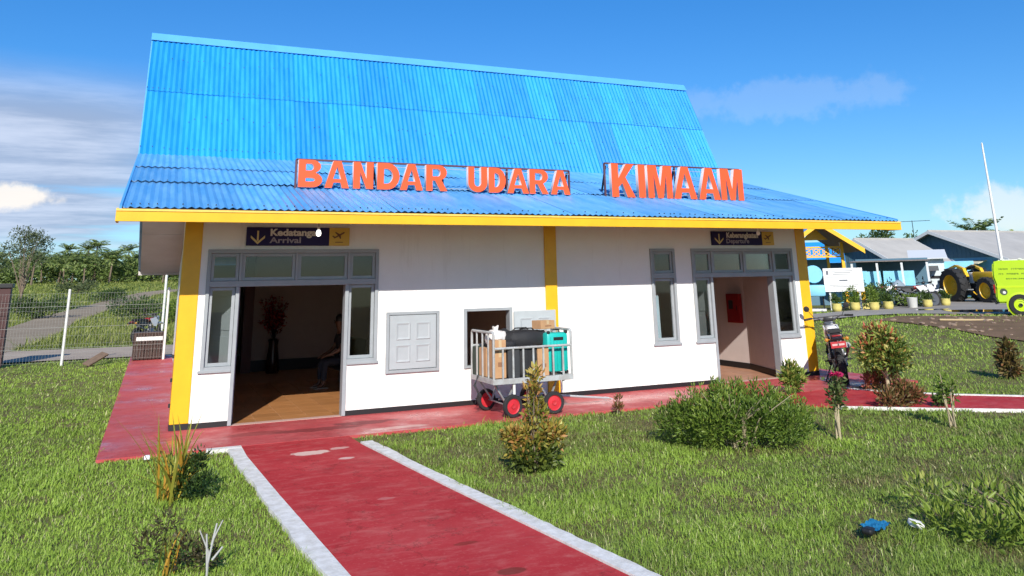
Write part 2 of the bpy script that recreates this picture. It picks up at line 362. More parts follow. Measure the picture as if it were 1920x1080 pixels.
def red_floor(name, c1, c2, worn, rough0, rough1, spots=(), spec=.1):
    m = bpy.data.materials.new(name); m.use_nodes = True; t = m.node_tree; b = t.nodes['Principled BSDF']
    tcn = t.nodes.new('ShaderNodeTexCoord'); O = tcn.outputs['Object']
    def nz(sc, det=7, off=0., stretch=(1, 1, 1)):
        mp = t.nodes.new('ShaderNodeMapping'); mp.inputs['Location'].default_value = (off, off*.7, 0); mp.inputs['Scale'].default_value = stretch; t.links.new(O, mp.inputs[0])
        n = t.nodes.new('ShaderNodeTexNoise'); n.inputs['Scale'].default_value = sc; n.inputs['Detail'].default_value = det; n.inputs['Roughness'].default_value = .65; t.links.new(mp.outputs[0], n.inputs[0]); return n.outputs[0]
    def mr(v, a, c, d=0., e=1.):
        x = t.nodes.new('ShaderNodeMapRange'); x.inputs[1].default_value = a; x.inputs[2].default_value = c; x.inputs[3].default_value = d; x.inputs[4].default_value = e; t.links.new(v, x.inputs[0]); return x.outputs[0]
    def mix(f, a, c):
        x = t.nodes.new('ShaderNodeMix'); x.data_type = 'RGBA'; t.links.new(f, x.inputs[0])
        for i, q in ((6, a), (7, c)):
            if isinstance(q, tuple): x.inputs[i].default_value = (*q, 1)
            else: t.links.new(q, x.inputs[i])
        return x.outputs[2]
    def mth(op, a, c):
        x = t.nodes.new('ShaderNodeMath'); x.operation = op; x.use_clamp = False
        for i, q in enumerate((a, c)):
            if isinstance(q, (int, float)): x.inputs[i].default_value = q
            else: t.links.new(q, x.inputs[i])
        return x.outputs[0]
    base = mix(mr(nz(.8), .32, .68), c1, c2)
    base = mix(mth('MULTIPLY', mr(nz(3.2, 9, 3, (1, 2.4, 1)), .50, .74), .55), base, worn)          # scuffed, dusty streaks
    base = mix(mth('MULTIPLY', mr(nz(26, 5, 9), .56, .72), .38), base, worn)
    base = mix(mth('MULTIPLY', mr(nz(1.9, 9, 17), .58, .72), .38), base, (c1[0]*.35, c1[1]*.6, c1[2]*.6))  # dirt
    sp = t.nodes.new('ShaderNodeSeparateXYZ'); t.links.new(O, sp.inputs[0])
    ck = mth('ABSOLUTE', mth('SUBTRACT', nz(.55, 9, 31), .5), 0.)
    base = mix(mth('MULTIPLY', mr(ck, .0035, .0012), .55), base, (.10, .025, .02))                  # hairline cracks
    for (sx, sy, rx, ry, col, am) in spots:
        u = mth('DIVIDE', mth('SUBTRACT', sp.outputs[0], sx), rx); v = mth('DIVIDE', mth('SUBTRACT', sp.outputs[1], sy), ry)
        q = mth('POWER', mth('ADD', mth('MULTIPLY', u, u), mth('MULTIPLY', v, v)), .5)
        q = mth('SUBTRACT', q, mth('MULTIPLY', mth('SUBTRACT', nz(5, 6, sx*3), .5), 1.6))
        base = mix(mth('MULTIPLY', mr(q, 1.0, .8), am), base, col)
    t.links.new(base, b.inputs['Base Color'])
    t.links.new(mr(nz(.9, 5, 5), .35, .6, rough0, rough1), b.inputs['Roughness']); b.inputs['Specular IOR Level'].default_value = spec
    bp = t.nodes.new('ShaderNodeBump'); bp.inputs['Strength'].default_value = .25; bp.inputs['Distance'].default_value = .01; t.links.new(nz(9, 8), bp.inputs['Height']); t.links.new(bp.outputs[0], b.inputs['Normal'])
    return m
M_walk = red_floor('faded_red_concrete', (.40, .050, .054), (.48, .085, .085), (.55, .20, .18), .22, .75,
    ((2.0, -1.0, .75, .16, (.17, .03, .03), .75), (2.75, -.78, .55, .18, (.12, .025, .028), .7), (1.2, -.9, .5, .18, (.22, .05, .045), .6), (3.1, -1.45, .5, .1, (.62, .42, .36), .6), (7.5, -.9, 1.2, .3, (.54, .2, .17), .4)), .3)
M_path = red_floor('red_concrete_paint', (.37, .026, .032), (.46, .050, .054), (.53, .17, .15), .5, .85,
    ((1.62, -2.62, .26, .13, (.68, .50, .42), .85), (1.95, -3.15, .11, .07, (.66, .46, .40), .8), (1.98, -2.5, .14, .08, (.62, .4, .34), .7), (2.2, -7.6, .14, .07, (.12, .03, .02), .7), (2.12, -6.85, .12, .05, (.16, .03, .02), .6), (1.9, -5.2, .1, .05, (.52, .22, .2), .5)), .06)
M_kerb = mat('white_kerb_paint', (.76, .75, .72), .75, col2=(.52, .50, .45), vscale=9, bump=.3, bscale=60)
# red walkway round the building, the entrance path and the side path
struct(MB().prism([(-.86, -1.72), (13.57, -1.72), (13.57, 15.5), (12.40, 15.5), (12.40, .02), (.31, .02), (.31, 15.0), (-.86, 15.0)], -.14, 0, 'xy').build('walkway', M_walk))
PATH = [(.86, -1.725), (2.30, -1.725), (2.32, -2.4), (2.57, -5.0), (2.92, -8.2), (3.52, -13.5), (1.40, -13.5), (1.10, -7.1), (.96, -4.6), (.86, -2.5)]
struct(MB().prism(PATH, -.14, -.004, 'xy').build('path', M_path))
SIDE = [(10.2, -1.725), (11.55, -1.725), (11.75, -2.45), (12.35, -3.30), (13.35, -4.22), (14.6, -5.30), (17.5, -7.8), (16.7, -8.75), (13.6, -6.15), (12.0, -4.98), (10.9, -4.15), (9.8, -3.25), (9.3, -2.4)]
struct(MB().prism(SIDE, -.14, -.004, 'xy').build('path', M_path))
def kerb(pts, w, m=M_kerb, z=.012):
    """painted strip laid along one edge, a little uneven"""
    P = []
    for (a, b) in zip(pts[:-1], pts[1:]):
        n = max(1, int(math.hypot(b[0]-a[0], b[1]-a[1])/.11)); P += [(a[0]+(b[0]-a[0])*i/n, a[1]+(b[1]-a[1])*i/n) for i in range(n)]
    P.append(pts[-1]); mb = MB(); k = len(P); vs = []
    for i, p in enumerate(P):
        a, b = P[max(0, i-1)], P[min(k-1, i+1)]; d = Vector((b[0]-a[0], b[1]-a[1])).normalized(); nrm = Vector((-d.y, d.x))
        wo = w*(1+random.uniform(-.07, .05)+.10*math.sin(i*.31)*math.sin(i*.13)); zz = z+random.uniform(-.001, .001)
        vs += [(p[0], p[1], -.1), (p[0], p[1], zz), (p[0]+nrm.x*wo, p[1]+nrm.y*wo, zz), (p[0]+nrm.x*wo, p[1]+nrm.y*wo, -.1)]
    fs = []
    for i in range(k-1):
        for j in range(3): fs.append((i*4+j, i*4+4+j, i*4+5+j, i*4+1+j))
    fs += [(0, 1, 2, 3), (4*k-4, 4*k-1, 4*k-2, 4*k-3)]
    return struct(mb.add(vs, fs).build('kerb', m))
kerb([(.42, -1.735), (.855, -1.735)][::-1], .13)
kerb([(.855, -1.9), (.855, -2.5), (.955, -4.6), (1.095, -7.1), (1.395, -13.5)][::-1], .17)
kerb([(2.325, -2.3), (2.575, -5.0), (2.925, -8.2), (3.525, -13.5)], .16)
kerb([(11.56, -1.74), (11.76, -2.44), (12.36, -3.29), (13.36, -4.21), (14.61, -5.29), (17.5, -7.78)], .08)
kerb([(16.7, -8.76), (13.6, -6.16), (12.0, -4.99), (10.9, -4.16), (9.8, -3.26)], .03)

M_conc = mat('road_concrete', (.42, .345, .27), .9, col2=(.32, .26, .205), vscale=.9, bump=.3, spec=.08)
M_track = mat('track_dirt', (.31, .25, .18), .95, col2=(.23, .185, .13), vscale=.5, bump=.5, bscale=8, spec=.05)
M_soil = mat('bare_soil', (.21, .135, .085), .95, col2=(.14, .095, .058), vscale=1.6, bump=.9, bscale=9, spec=.05)
M_asph = mat('grey_road', (.25, .225, .19), .8, col2=(.34, .31, .265), vscale=.35, bump=.2, spec=.15)
sheet('road', [(-40, 15.0), (-4.2, 15.0), (.4, 14.9), (14, 14.9), (14, 19.6), (.4, 19.8), (-5.0, 20.2), (-40, 21.0)], M_conc, .045, 2)
sheet('dirt_track', [(-8.2, 19.4), (-4.9, 19.4), (-4.5, 27), (-4.4, 32), (-4.7, 44), (-3.6, 58), (-1.9, 76), (.4, 92), (3.5, 100), (4.5, 106), (1.0, 104), (-2.2, 95), (-4.2, 82), (-6.0, 66), (-7.4, 52), (-7.6, 40), (-8.6, 30)], M_track, .05, 3)
# road in front of the houses on the right, puddles, bare soil
ROAD = [(15.0, 13.2), (19.6, 10.5), (22.4, 9.1), (25.5, 8.35), (27.4, 5.3), (31.5, -2.5), (37, -2.5), (36, 8.0), (44, 14), (40, 22), (35, 17.5), (31.4, 13.6), (27.5, 12.2), (24.0, 11.1), (20.6, 12.9), (15.4, 15.5)]
sheet('road', ROAD, M_asph, .045, 3)
M_water = mat('puddle_water', (.05, .05, .045), .04, spec=.6)
sheet('puddle', [(27.4, 8.0), (28.6, 6.7), (30.2, 6.0), (31.2, 6.9), (30.0, 8.4), (28.6, 9.4)], M_water, .052, 1)
sheet('puddle', [(27.7, 9.9), (28.9, 9.4), (29.9, 10.0), (28.8, 10.7)], M_water, .052, 1)
sheet('bare_ground', [(24.2, 7.7), (22.7, 7.3), (22.3, 5.6), (21.6, 3.6), (20.7, 1.9), (20.2, .3), (21.2, -1.8), (24.0, -3.8), (27.5, -5.5), (29.5, -1.0), (26.5, 4.2)], M_soil, .03, 3)

# ================================================================== TERMINAL BUILDING
T = thing('terminal_building', 'white terminal building with tall blue corrugated roof, yellow fascia and yellow corner pillars', 'building', (6.35, 0, 0))
def tb(mb, name, mats, smooth=False):
    o = mb.build(name, mats, None, smooth); o.parent = T; o.matrix_parent_inverse = Matrix.Translation((-6.35, 0, 0)); return o
def adopt(o): o.parent = T; o.matrix_parent_inverse = Matrix.Translation((-6.35, 0, 0)); return o
XL, XR = .30, 12.41                    # outer faces of the gable walls
EAVE, KINK, RIDGE = (-1.57, 3.13), (3.95, 4.68), (5.39, 7.64)
BK = (6.83, 4.68); BE = (14.2, 2.63)   # the slopes behind
def wall_grid(mb, openings, xs, zs, y0, y1, mi=0):
    solid = {}
    for i in range(len(xs)-1):
        for j in range(len(zs)-1):
            cx, cz = (xs[i]+xs[i+1])/2, (zs[j]+zs[j+1])/2
            solid[i, j] = not any(a < cx < b and c < cz < d for a, b, c, d in openings)
    for (i, j), s_ in solid.items():
        if not s_: continue
        x0, x1, z0, z1 = xs[i], xs[i+1], zs[j], zs[j+1]
        mb.add([(x0, y0, z0), (x1, y0, z0), (x1, y0, z1), (x0, y0, z1)], [(0, 1, 2, 3)], mi); mb.add([(x0, y1, z0), (x1, y1, z0), (x1, y1, z1), (x0, y1, z1)], [(3, 2, 1, 0)], mi)
        for di, dj, q in ((-1, 0, [(x0, y0, z0), (x0, y0, z1), (x0, y1, z1), (x0, y1, z0)]), (1, 0, [(x1, y0, z0), (x1, y1, z0), (x1, y1, z1), (x1, y0, z1)]),
                          (0, -1, [(x0, y0, z0), (x0, y1, z0), (x1, y1, z0), (x1, y0, z0)]), (0, 1, [(x0, y0, z1), (x1, y0, z1), (x1, y1, z1), (x0, y1, z1)])):
            if not solid.get((i+di, j+dj), False): mb.add(q, [(0, 1, 2, 3)], mi)
A = dict(x0=.364, j1=.864, j2=2.555, x1=3.11)
B = dict(x0=9.62, j1=10.115, j2=11.69, x1=12.30)
ZH, ZT, ZS = 2.067, 2.633, .80
OPEN = []
for d in (A, B): OPEN += [(d['x0'], d['x1'], ZH, ZT), (d['x0'], d['j1'], ZS, ZH), (d['j1'], d['j2'], 0, ZH), (d['j2'], d['x1'], ZS, ZH)]
OPEN += [(8.62, 9.21, ZS, ZT), (4.70, 5.55, .62, 1.565)]
xs = sorted({.263, 12.445}|{v for o in OPEN for v in o[:2]}); zs = sorted({0., 3.5}|{v for o in OPEN for v in o[2:]})
mb = MB(); wall_grid(mb, OPEN, xs, zs, 0, .15); tb(mb, 'front_wall', M_wall)
# gable walls follow the roof line, then the rear wall
lin = lambda y: min(3.13+(y+1.57)*(1.55/5.52), 7.64-abs(y-5.39)*2.055, 4.68-(y-6.83)*(2.05/7.37))-.12
def prof(y): return lin(y) if 3.95 <= y <= 6.83 else (3.13+(y+1.57)*.2808-.12 if y < 3.95 else 4.68-(y-6.83)*.2782-.12)
py = [.15, 3.95, 5.39, 6.83, 13.4]
poly = [(.15, 0), (13.4, 0), (13.4, prof(13.4)), (6.83, prof(6.83)), (5.39, 7.64-.14), (3.95, prof(3.94)), (.15, prof(.15))]
tb(MB().prism(poly, XL, XL+.14, 'yz'), 'gable_wall', M_wall); tb(MB().prism(poly, XR-.14, XR, 'yz'), 'gable_wall', M_wall)
tb(MB().box(XL, XR, 13.4, 13.54, 0, 2.72), 'rear_wall', M_white)
# ceiling, floor and partitions of the two halls
M_int = mat('hall_wall_paint', (.46, .37, .33), .7, var=.05)
M_int2 = mat('departure_wall_paint', (.62, .53, .50), .65, var=.05)
M_ceil = mat('ceiling_board', (.5, .48, .45), .8)
M_lining = mat('eave_lining_board', (.52, .49, .47), .75, col2=(.42, .385, .36), vscale=.9, bump=.1)
tb(MB().box(XL+.14, XR-.14, .15, 13.4, 2.92, 2.97), 'ceiling', M_ceil)
M_grout = mat('tile_grout', (.50, .33, .22), .85)
tb(MB().box(XL+.14, XR-.14, .02, 13.4, -.1, -.008), 'floor_slab', M_grout)
M_tile = mat('terracotta_tile', (.42, .18, .06), .32, col2=(.52, .25, .10), vscale=3.5, objrand=.12, bump=.05, stretch=(1, 3, 1))
M_tileB = mat('pale_terracotta_tile', (.44, .22, .14), .35, col2=(.50, .27, .17), vscale=3.5, objrand=.1)
def tiles(x0, y0, nx, ny, m, s=.41):
    me = MB().box(0, s-.008, 0, s-.008, -.012, 0, bev=.0).mesh('floor_tile', m)
    for i in range(nx):
        for j in range(ny): adopt(link('floor_tile', me, None, (x0+i*s, y0+j*s, -.002)))
tiles(.45, .16, 11, 13, M_tile); tiles(9.05, .16, 8, 9, M_tileB)
tb(MB().box(.864, 2.555, -.01, .155, -.1, .004), 'door_sill', mat('pale_sill', (.55, .36, .30), .6)); tb(MB().box(10.115, 11.69, -.01, .155, -.1, .004), 'door_sill', bpy.data.materials['pale_sill'])
tb(MB().box(1.95, 6.2, 8.0, 8.12, 0, 2.92), 'hall_rear_wall', M_int)
tb(MB().box(6.2, 6.32, .15, 13.4, 0, 2.92), 'partition_wall', M_int)
tb(MB().box(1.95, 6.19, 7.97, 8.0, 0, .26), 'skirting', M_black)
tb(MB().box(1.72, 1.95, 7.7, 8.12, 0, 2.92), 'hall_pillar', mat('dark_red_pillar_paint', (.09, .02, .018), .5))
# right hall: slanted pale wall with black skirting
def slant(name, m, x0, y0, x1, y1, th, z0, z1):
    d = Vector((x1-x0, y1-y0)).normalized(); n = Vector((d.y, -d.x))*th
    return tb(MB().prism([(x0, y0), (x1, y1), (x1+n.x, y1+n.y), (x0+n.x, y0+n.y)], z0, z1, 'xy'), name, m)
slant('departure_wall', M_int2, 11.745, .158, 12.25, 1.62, .006, 0, 2.92); slant('departure_wall', M_int2, 12.25, 1.62, 12.262, 5.2, .006, 0, 2.92)
slant('skirting', M_black, 11.735, .16, 12.238, 1.615, .008, 0, .13); slant('skirting', M_black, 12.238, 1.617, 12.25, 5.2, .008, 0, .13)
tb(MB().box(8.4, 12.25, 5.2, 5.3, 0, 2.92), 'departure_rear_wall', M_int2); tb(MB().box(8.3, 8.4, .15, 5.3, 0, 2.92), 'partition_wall', M_int2)
# pillars and plinth
for x0, x1 in ((-.005, .263), (12.445, 12.712)):
    tb(MB().box(x0, x1, -.012, .34, .085, 3.42, bev=.008), 'pillar', M_yellow); tb(MB().box(x0-.002, x1+.002, -.016, .345, 0, .085), 'pillar_base', M_black)
tb(MB().box(6.275, 6.515, -.045, .0, .085, 3.42, bev=.006), 'pillar', M_yellow); tb(MB().box(6.273, 6.517, -.049, .0, 0, .085), 'pillar_base', M_black)
for a, b in ((.265, .86), (2.56, 6.27), (6.52, 10.11), (11.695, 12.443)): tb(MB().box(a, b, -.008, .0, 0, .078), 'plinth', M_black)
for z in (.32, .68, 1.02): tb(MB().box(-.035, -.005, .02, .1, z, z+.05), 'wall_hook', M_dark)

# --- door and window frames
def sash(parent, x0, x1, z0, z1, w=.055, y=.0, pane=True, fr=M_grey, depth=.05):
    s_ = tb(MB().box(x0, x0+w, y, y+depth, z0, z1, bev=.004).box(x1-w, x1, y, y+depth, z0, z1, bev=.004).box(x0+w, x1-w, y+.001, y+depth-.001, z0, z0+w, bev=.004).box(x0+w, x1-w, y+.001, y+depth-.001, z1-w, z1, bev=.004), 'sash', fr)
    s_.parent = parent
    p = tb(MB().box(x0+w-.002, x1-w+.002, y+.022, y+.028, z0+w-.002, z1-w+.002), 'pane', M_glass); p.parent = parent
    for o in (s_, p): o.matrix_parent_inverse = Matrix.Identity(4)
    return s_
def entrance(d, tx, name='entrance_frame'):
    q = MB(); x0, j1, j2, x1 = d['x0'], d['j1'], d['j2'], d['x1']; y0, y1 = -.028, .13
    q.box(x0, x1, y0, y1, ZT-.06, ZT, bev=.004)
    q.box(x0, x0+.055, y0, y1, ZS, ZT-.06, bev=.004).box(x1-.055, x1, y0, y1, ZS, ZT-.06, bev=.004)
    q.box(x0+.055, x1-.055, y0+.002, y1, ZH-.015, ZH+.075, bev=.004)
    q.box(j1-.05, j1+.005, y0+.004, y1+.025, 0.005, ZH-.015, bev=.004).box(j2-.005, j2+.055, y0+.004, y1+.025, .005, ZH-.015, bev=.004)
    q.box(x0+.055, j1-.05, y0+.001, y1, ZS, ZS+.065, bev=.004).box(j2+.055, x1-.055, y0+.001, y1, ZS, ZS+.065, bev=.004)
    q.box(x0-.03, j1-.052, y0-.012, y0+.03, ZS-.02, ZS+.02, bev=.004).box(j2+.057, x1+.02, y0-.012, y0+.03, ZS-.02, ZS+.02, bev=.004)
    for t_ in tx[1:-1]: q.box(t_-.02, t_+.02, y0+.003, y1, ZH+.075, ZT-.06, bev=.003)
    f = tb(q, name, M_grey)
    for a, b in zip(tx[:-1], tx[1:]):
        a2, b2 = max(a+.022, x0+.057), min(b-.022, x1-.057); sash(f, a2, b2, ZH+.078, ZT-.063, .05, .0)
    sash(f, x0+.058, j1-.053, ZS+.068, ZH-.018, .05, .02); sash(f, j2+.058, x1-.058, ZS+.068, ZH-.018, .05, .02)
    return f
fA = entrance(A, (.364, .865, 1.74, 2.60, 3.11)); fB = entrance(B, (9.62, 10.13, 10.96, 11.75, 12.30))
# slim window
q = MB(); x0, x1, y0, y1 = 8.62, 9.21, -.028, .13
q.box(x0, x1, y0, y1, ZT-.06, ZT, bev=.004).box(x0, x0+.055, y0, y1, ZS, ZT-.06, bev=.004).box(x1-.055, x1, y0, y1, ZS, ZT-.06, bev=.004).box(x0+.055, x1-.055, y0+.002, y1, ZS, ZS+.065, bev=.004)
q.box(x0+.055, x1-.055, y0+.002, y1, ZH-.015, ZH+.085, bev=.004).box(x0-.03, x1+.03, y0-.012, y0+.03, ZS-.02, ZS+.02, bev=.004)
fW = tb(q, 'window_frame', M_grey); sash(fW, x0+.058, x1-.058, ZH+.088, ZT-.063, .05, .0); sash(fW, x0+.058, x1-.058, ZS+.068, ZH-.018, .05, .02)
M_curtain = mat('pale_blue_curtain', (.55, .66, .72), .8, var=.06)
q = MB(); n = 24; vs = []
for i in range(n+1):
    u = i/n; vs += [(8.74+u*.27, .32+.03*math.sin(u*26), .55), (8.77+u*.22, .32+.02*math.sin(u*26), 1.72)]
tb(q.add(vs, [(2*i, 2*i+2, 2*i+3, 2*i+1) for i in range(n)]), 'curtain', M_curtain, 60)
# door leaves folded back into the halls: stiles, rails and raised panels
def door_leaf(x, y0, y1, m, ang=0.):
    o = tb(MB().box(x-.018, x+.018, y0, y1, .02, ZH-.03, bev=.003), 'door_leaf', m)
    pm = MB().box(0, .012, y0+.09, y1-.09, 0, .52, bev=.004).mesh('door_panel', m)
    for z in (.14, .76, 1.38):
        for sx in (-.03, .018): p = link('door_panel', pm, o, (x+sx-.0, 0, z)); p.matrix_parent_inverse = Matrix.Identity(4)
    hp = Vector((x, y0, 0)); rm = Matrix.Rotation(rad(ang), 4, 'Z'); o.rotation_euler.z = rad(ang); o.location = hp-rm @ hp
    return o
door_leaf(.885, .17, .95, M_greyd, 27); door_leaf(10.135, .17, .88, M_greyd, 4)
# baggage shutter (shut) and hatch (open, its leaf swung back on the wall)
def shutter(x0, x1, z0, z1, y, m, name):
    o = tb(MB().box(x0, x1, y-.03, y, z0, z1, bev=.004), name, m); w = x1-x0; h = z1-z0
    pw, ph = w*.31, h*.33; pm = MB().add(*frustum(pw, ph, .014, .02)).mesh('shutter_panel', m)
    for cx in (x0+w*.285, x0+w*.715):
        for cz in (z0+h*.285, z0+h*.70): p = link('shutter_panel', pm, o, (cx, y-.03, cz)); p.matrix_parent_inverse = Matrix.Identity(4)
    return o
def frustum(w, h, d, s):
    a, b = w/2, h/2
    v = [(-a, 0, -b), (a, 0, -b), (a, 0, b), (-a, 0, b), (-a+.012, d, -b+.012), (a-.012, d, -b+.012), (a-.012, d, b-.012), (-a+.012, d, b-.012)]
    v = [(x, -y if y else .001, z) for x, y, z in v]
    t = .03; v += [(-a+t+.012, -.004, -b+t+.012), (a-t-.012, -.004, -b+t+.012), (a-t-.012, -.004, b-t-.012), (-a+t+.012, -.004, b-t-.012)]
    f = [(0, 1, 5, 4), (1, 2, 6, 5), (2, 3, 7, 6), (3, 0, 4, 7), (4, 5, 9, 8), (5, 6, 10, 9), (6, 7, 11, 10), (7, 4, 8, 11), (8, 9, 10, 11)]
    return v, f
tb(MB().box(3.26, 3.31, -.045, 0, .60, 1.585, bev=.004).box(4.15, 4.20, -.045, 0, .60, 1.585, bev=.004).box(3.31, 4.15, -.044, 0, 1.535, 1.584, bev=.004).box(3.31, 4.15, -.044, 0, .601, .65, bev=.004), 'shutter_frame', M_grey)
shutter(3.32, 4.14, .66, 1.525, -.005, M_greyd, 'shutter')
tb(MB().box(4.66, 4.715, -.03, .14, .60, 1.60, bev=.004).box(5.535, 5.59, -.03, .14, .60, 1.60, bev=.004).box(4.715, 5.535, -.029, .14, 1.55, 1.599, bev=.004).box(4.715, 5.535, -.029, .14, .601, .64, bev=.004), 'hatch_frame', M_grey)
sh = shutter(5.60, 6.44, .64, 1.53, -.052, mat('sunlit_hatch_paint', (.40, .44, .455), .5, var=.06), 'hatch_leaf')  # lighter copy of the panel grey, sun on the leaf put into its colour

# --- roof: corrugated sheets, each its own part
M_roofU = mat('bright_blue_roof_paint', (.004, .20, .60), .45, col2=(.02, .32, .76), vscale=2.2, bump=.08, objrand=.17, spec=.4, stretch=(1.6, .35, 1))
M_roofL = mat('weathered_sheen_blue_roof', (.06, .27, .58), .4, col2=(.17, .41, .70), vscale=2.4, bump=.12, objrand=.18, spec=.5, stretch=(1.6, .4, 1))  # chalky weathering, with glancing sky sheen also put into the paler blue
M_roofB = mat('pale_blue_flashing', (.09, .35, .72), .4, var=.08, vscale=2)
def corr_mesh(name, w, ln, m, waves=7, amp=.013):
    n = waves*4+1; vs = []; fs = []
    for i in range(n+1):
        x = w*i/(waves*4); z = amp*math.cos(math.pi*i/2)
        vs += [(x, 0, z), (x, ln*.5, z), (x, ln, z)]
    for i in range(n): fs += [(i*3, i*3+3, i*3+4, i*3+1), (i*3+1, i*3+4, i*3+5, i*3+2)]
    b = MB().add(vs, fs); return b.mesh(name, m, 50, fixn=False)
RX0, RX1, NS = -.87, 13.80, 19; SW = (RX1-RX0)/NS
def slope_rows(a, b, rows, m, lap=.10, lift=.0):
    th = math.atan2(b[1]-a[1], b[0]-a[0]); d = Vector((0, math.cos(th), math.sin(th))); nrm = Vector((0, -math.sin(th), math.cos(th)))
    Ltot = math.hypot(b[0]-a[0], b[1]-a[1])
    for k, (s0, s1) in enumerate(rows):
        ln = min(s1*Ltot+lap, Ltot+lap*.3)-s0*Ltot; me = corr_mesh('roof_sheet', SW, ln, m)
        for i in range(NS):
            p = Vector((RX0+i*SW, a[0], a[1]))+d*(s0*Ltot+random.uniform(-.012, .012))+nrm*(k*.014+.006*(i % 2)+random.uniform(0, .004))
            o = adopt(link('roof_sheet', me, None, p, (th+random.uniform(-.0035, .001)*lift, 0, 0)))
slope_rows(EAVE, KINK, [(0, .395), (.395, .68), (.68, 1.0)], M_roofL, .09, 1.5)
slope_rows((KINK[0]-.03, KINK[1]-.04), RIDGE, [(0, .52), (.52, .985)], M_roofU, .09, .6)
# rear slopes, one sheet each (never seen from the front)
def slab(a, b, t, name, m, x0=RX0, x1=RX1):
    th = math.atan2(b[1]-a[1], b[0]-a[0]); nx, nz = -math.sin(th)*t, math.cos(th)*t
    return tb(MB().prism([a, b, (b[0]-nx, b[1]-nz), (a[0]-nx, a[1]-nz)], x0, x1, 'yz'), name, m)
slab((5.39, 7.64), BK, .03, 'rear_roof', M_roofU); slab(BK, BE, .03, 'rear_roof', M_roofL)
# eave lining under the slopes
def lining(a, b, x0, x1): 
    tb(MB().prism([(a[0], a[1]-.10), (b[0], b[1]-.10), (b[0], b[1]-.125), (a[0], a[1]-.125)], x0, x1, 'yz'), 'eave_lining', M_lining)
for x0, x1 in ((-.80, XL-.002), (XR+.002, 13.74)):
    lining((-1.52, 3.14), (3.95, 4.68), x0, x1); lining((6.83, 4.68), (10.6, 3.631), x0, x1); lining((10.61, 3.622), (14.15, 2.643), x0, x1)
lining((-1.52, 3.14), (-.02, 3.565), XL, XR)
tb(MB().box(-.86, 13.79, 14.16, 14.19, 2.46, 2.60), 'rear_fascia', M_lining)
# ridge cap, verge flashing
tb(MB().prism([(5.39-.115, 7.64-.11), (5.39, 7.725), (5.39+.115, 7.64-.11), (5.39+.10, 7.64-.115), (5.39, 7.70), (5.39-.10, 7.64-.115)], -.90, 13.83, 'yz'), 'ridge_cap', M_roofB)
for x in (-.895, 13.80):
    for a, b in ((EAVE, KINK), (KINK, RIDGE)): slab((a[0], a[1]+.035), (b[0], b[1]+.035), .10, 'verge_board', M_roofB, x, x+.03)
# screw heads along the laps
q = MB()
def screws(a, b, s, m_, jitter):
    th = math.atan2(b[1]-a[1], b[0]-a[0]); 
    for i in range(NS*7):
        if random.random() < m_: continue
        x = RX0+SW/7*i; t = s+random.uniform(-jitter, jitter); y = a[0]+(b[0]-a[0])*t; z = a[1]+(b[1]-a[1])*t
        nx, nz = -math.sin(th)*.028, math.cos(th)*.028
        q.box(x-.008, x+.008, y+nx-.014, y+nx+.004, z+nz-.010, z+nz+.006)
for s in (.06, .54): screws(KINK, RIDGE, s, .25, .008)
for s in (.30, .78): screws(KINK, RIDGE, s, .62, .03)
for s in (.03, .41, .70): screws(EAVE, KINK, s, .5, .004)
stuff(tb(q, 'roof_screws', M_dark))
# fascia: board, upper ledge, dark strip standing in for shade in the gap under the corrugations, end returns
tb(MB().box(-.93, 13.86, -1.60, -1.565, 2.94, 3.075, bev=.004), 'fascia_board', M_yellow)
tb(MB().box(-.93, 13.86, -1.612, -1.565, 3.077, 3.108, bev=.003), 'fascia_ledge', mat('worn_yellow_paint', (.80, .52, .10), .5, var=.12, vscale=8))
tb(MB().box(-.86, 13.80, -1.555, -1.50, 2.96, 3.125), 'eave_gap_shade', M_dark)
for x in (-.93, 13.83): tb(MB().box(x, x+.03, -1.563, -1.25, 2.94, 3.12, bev=.003), 'fascia_return', M_yellow)

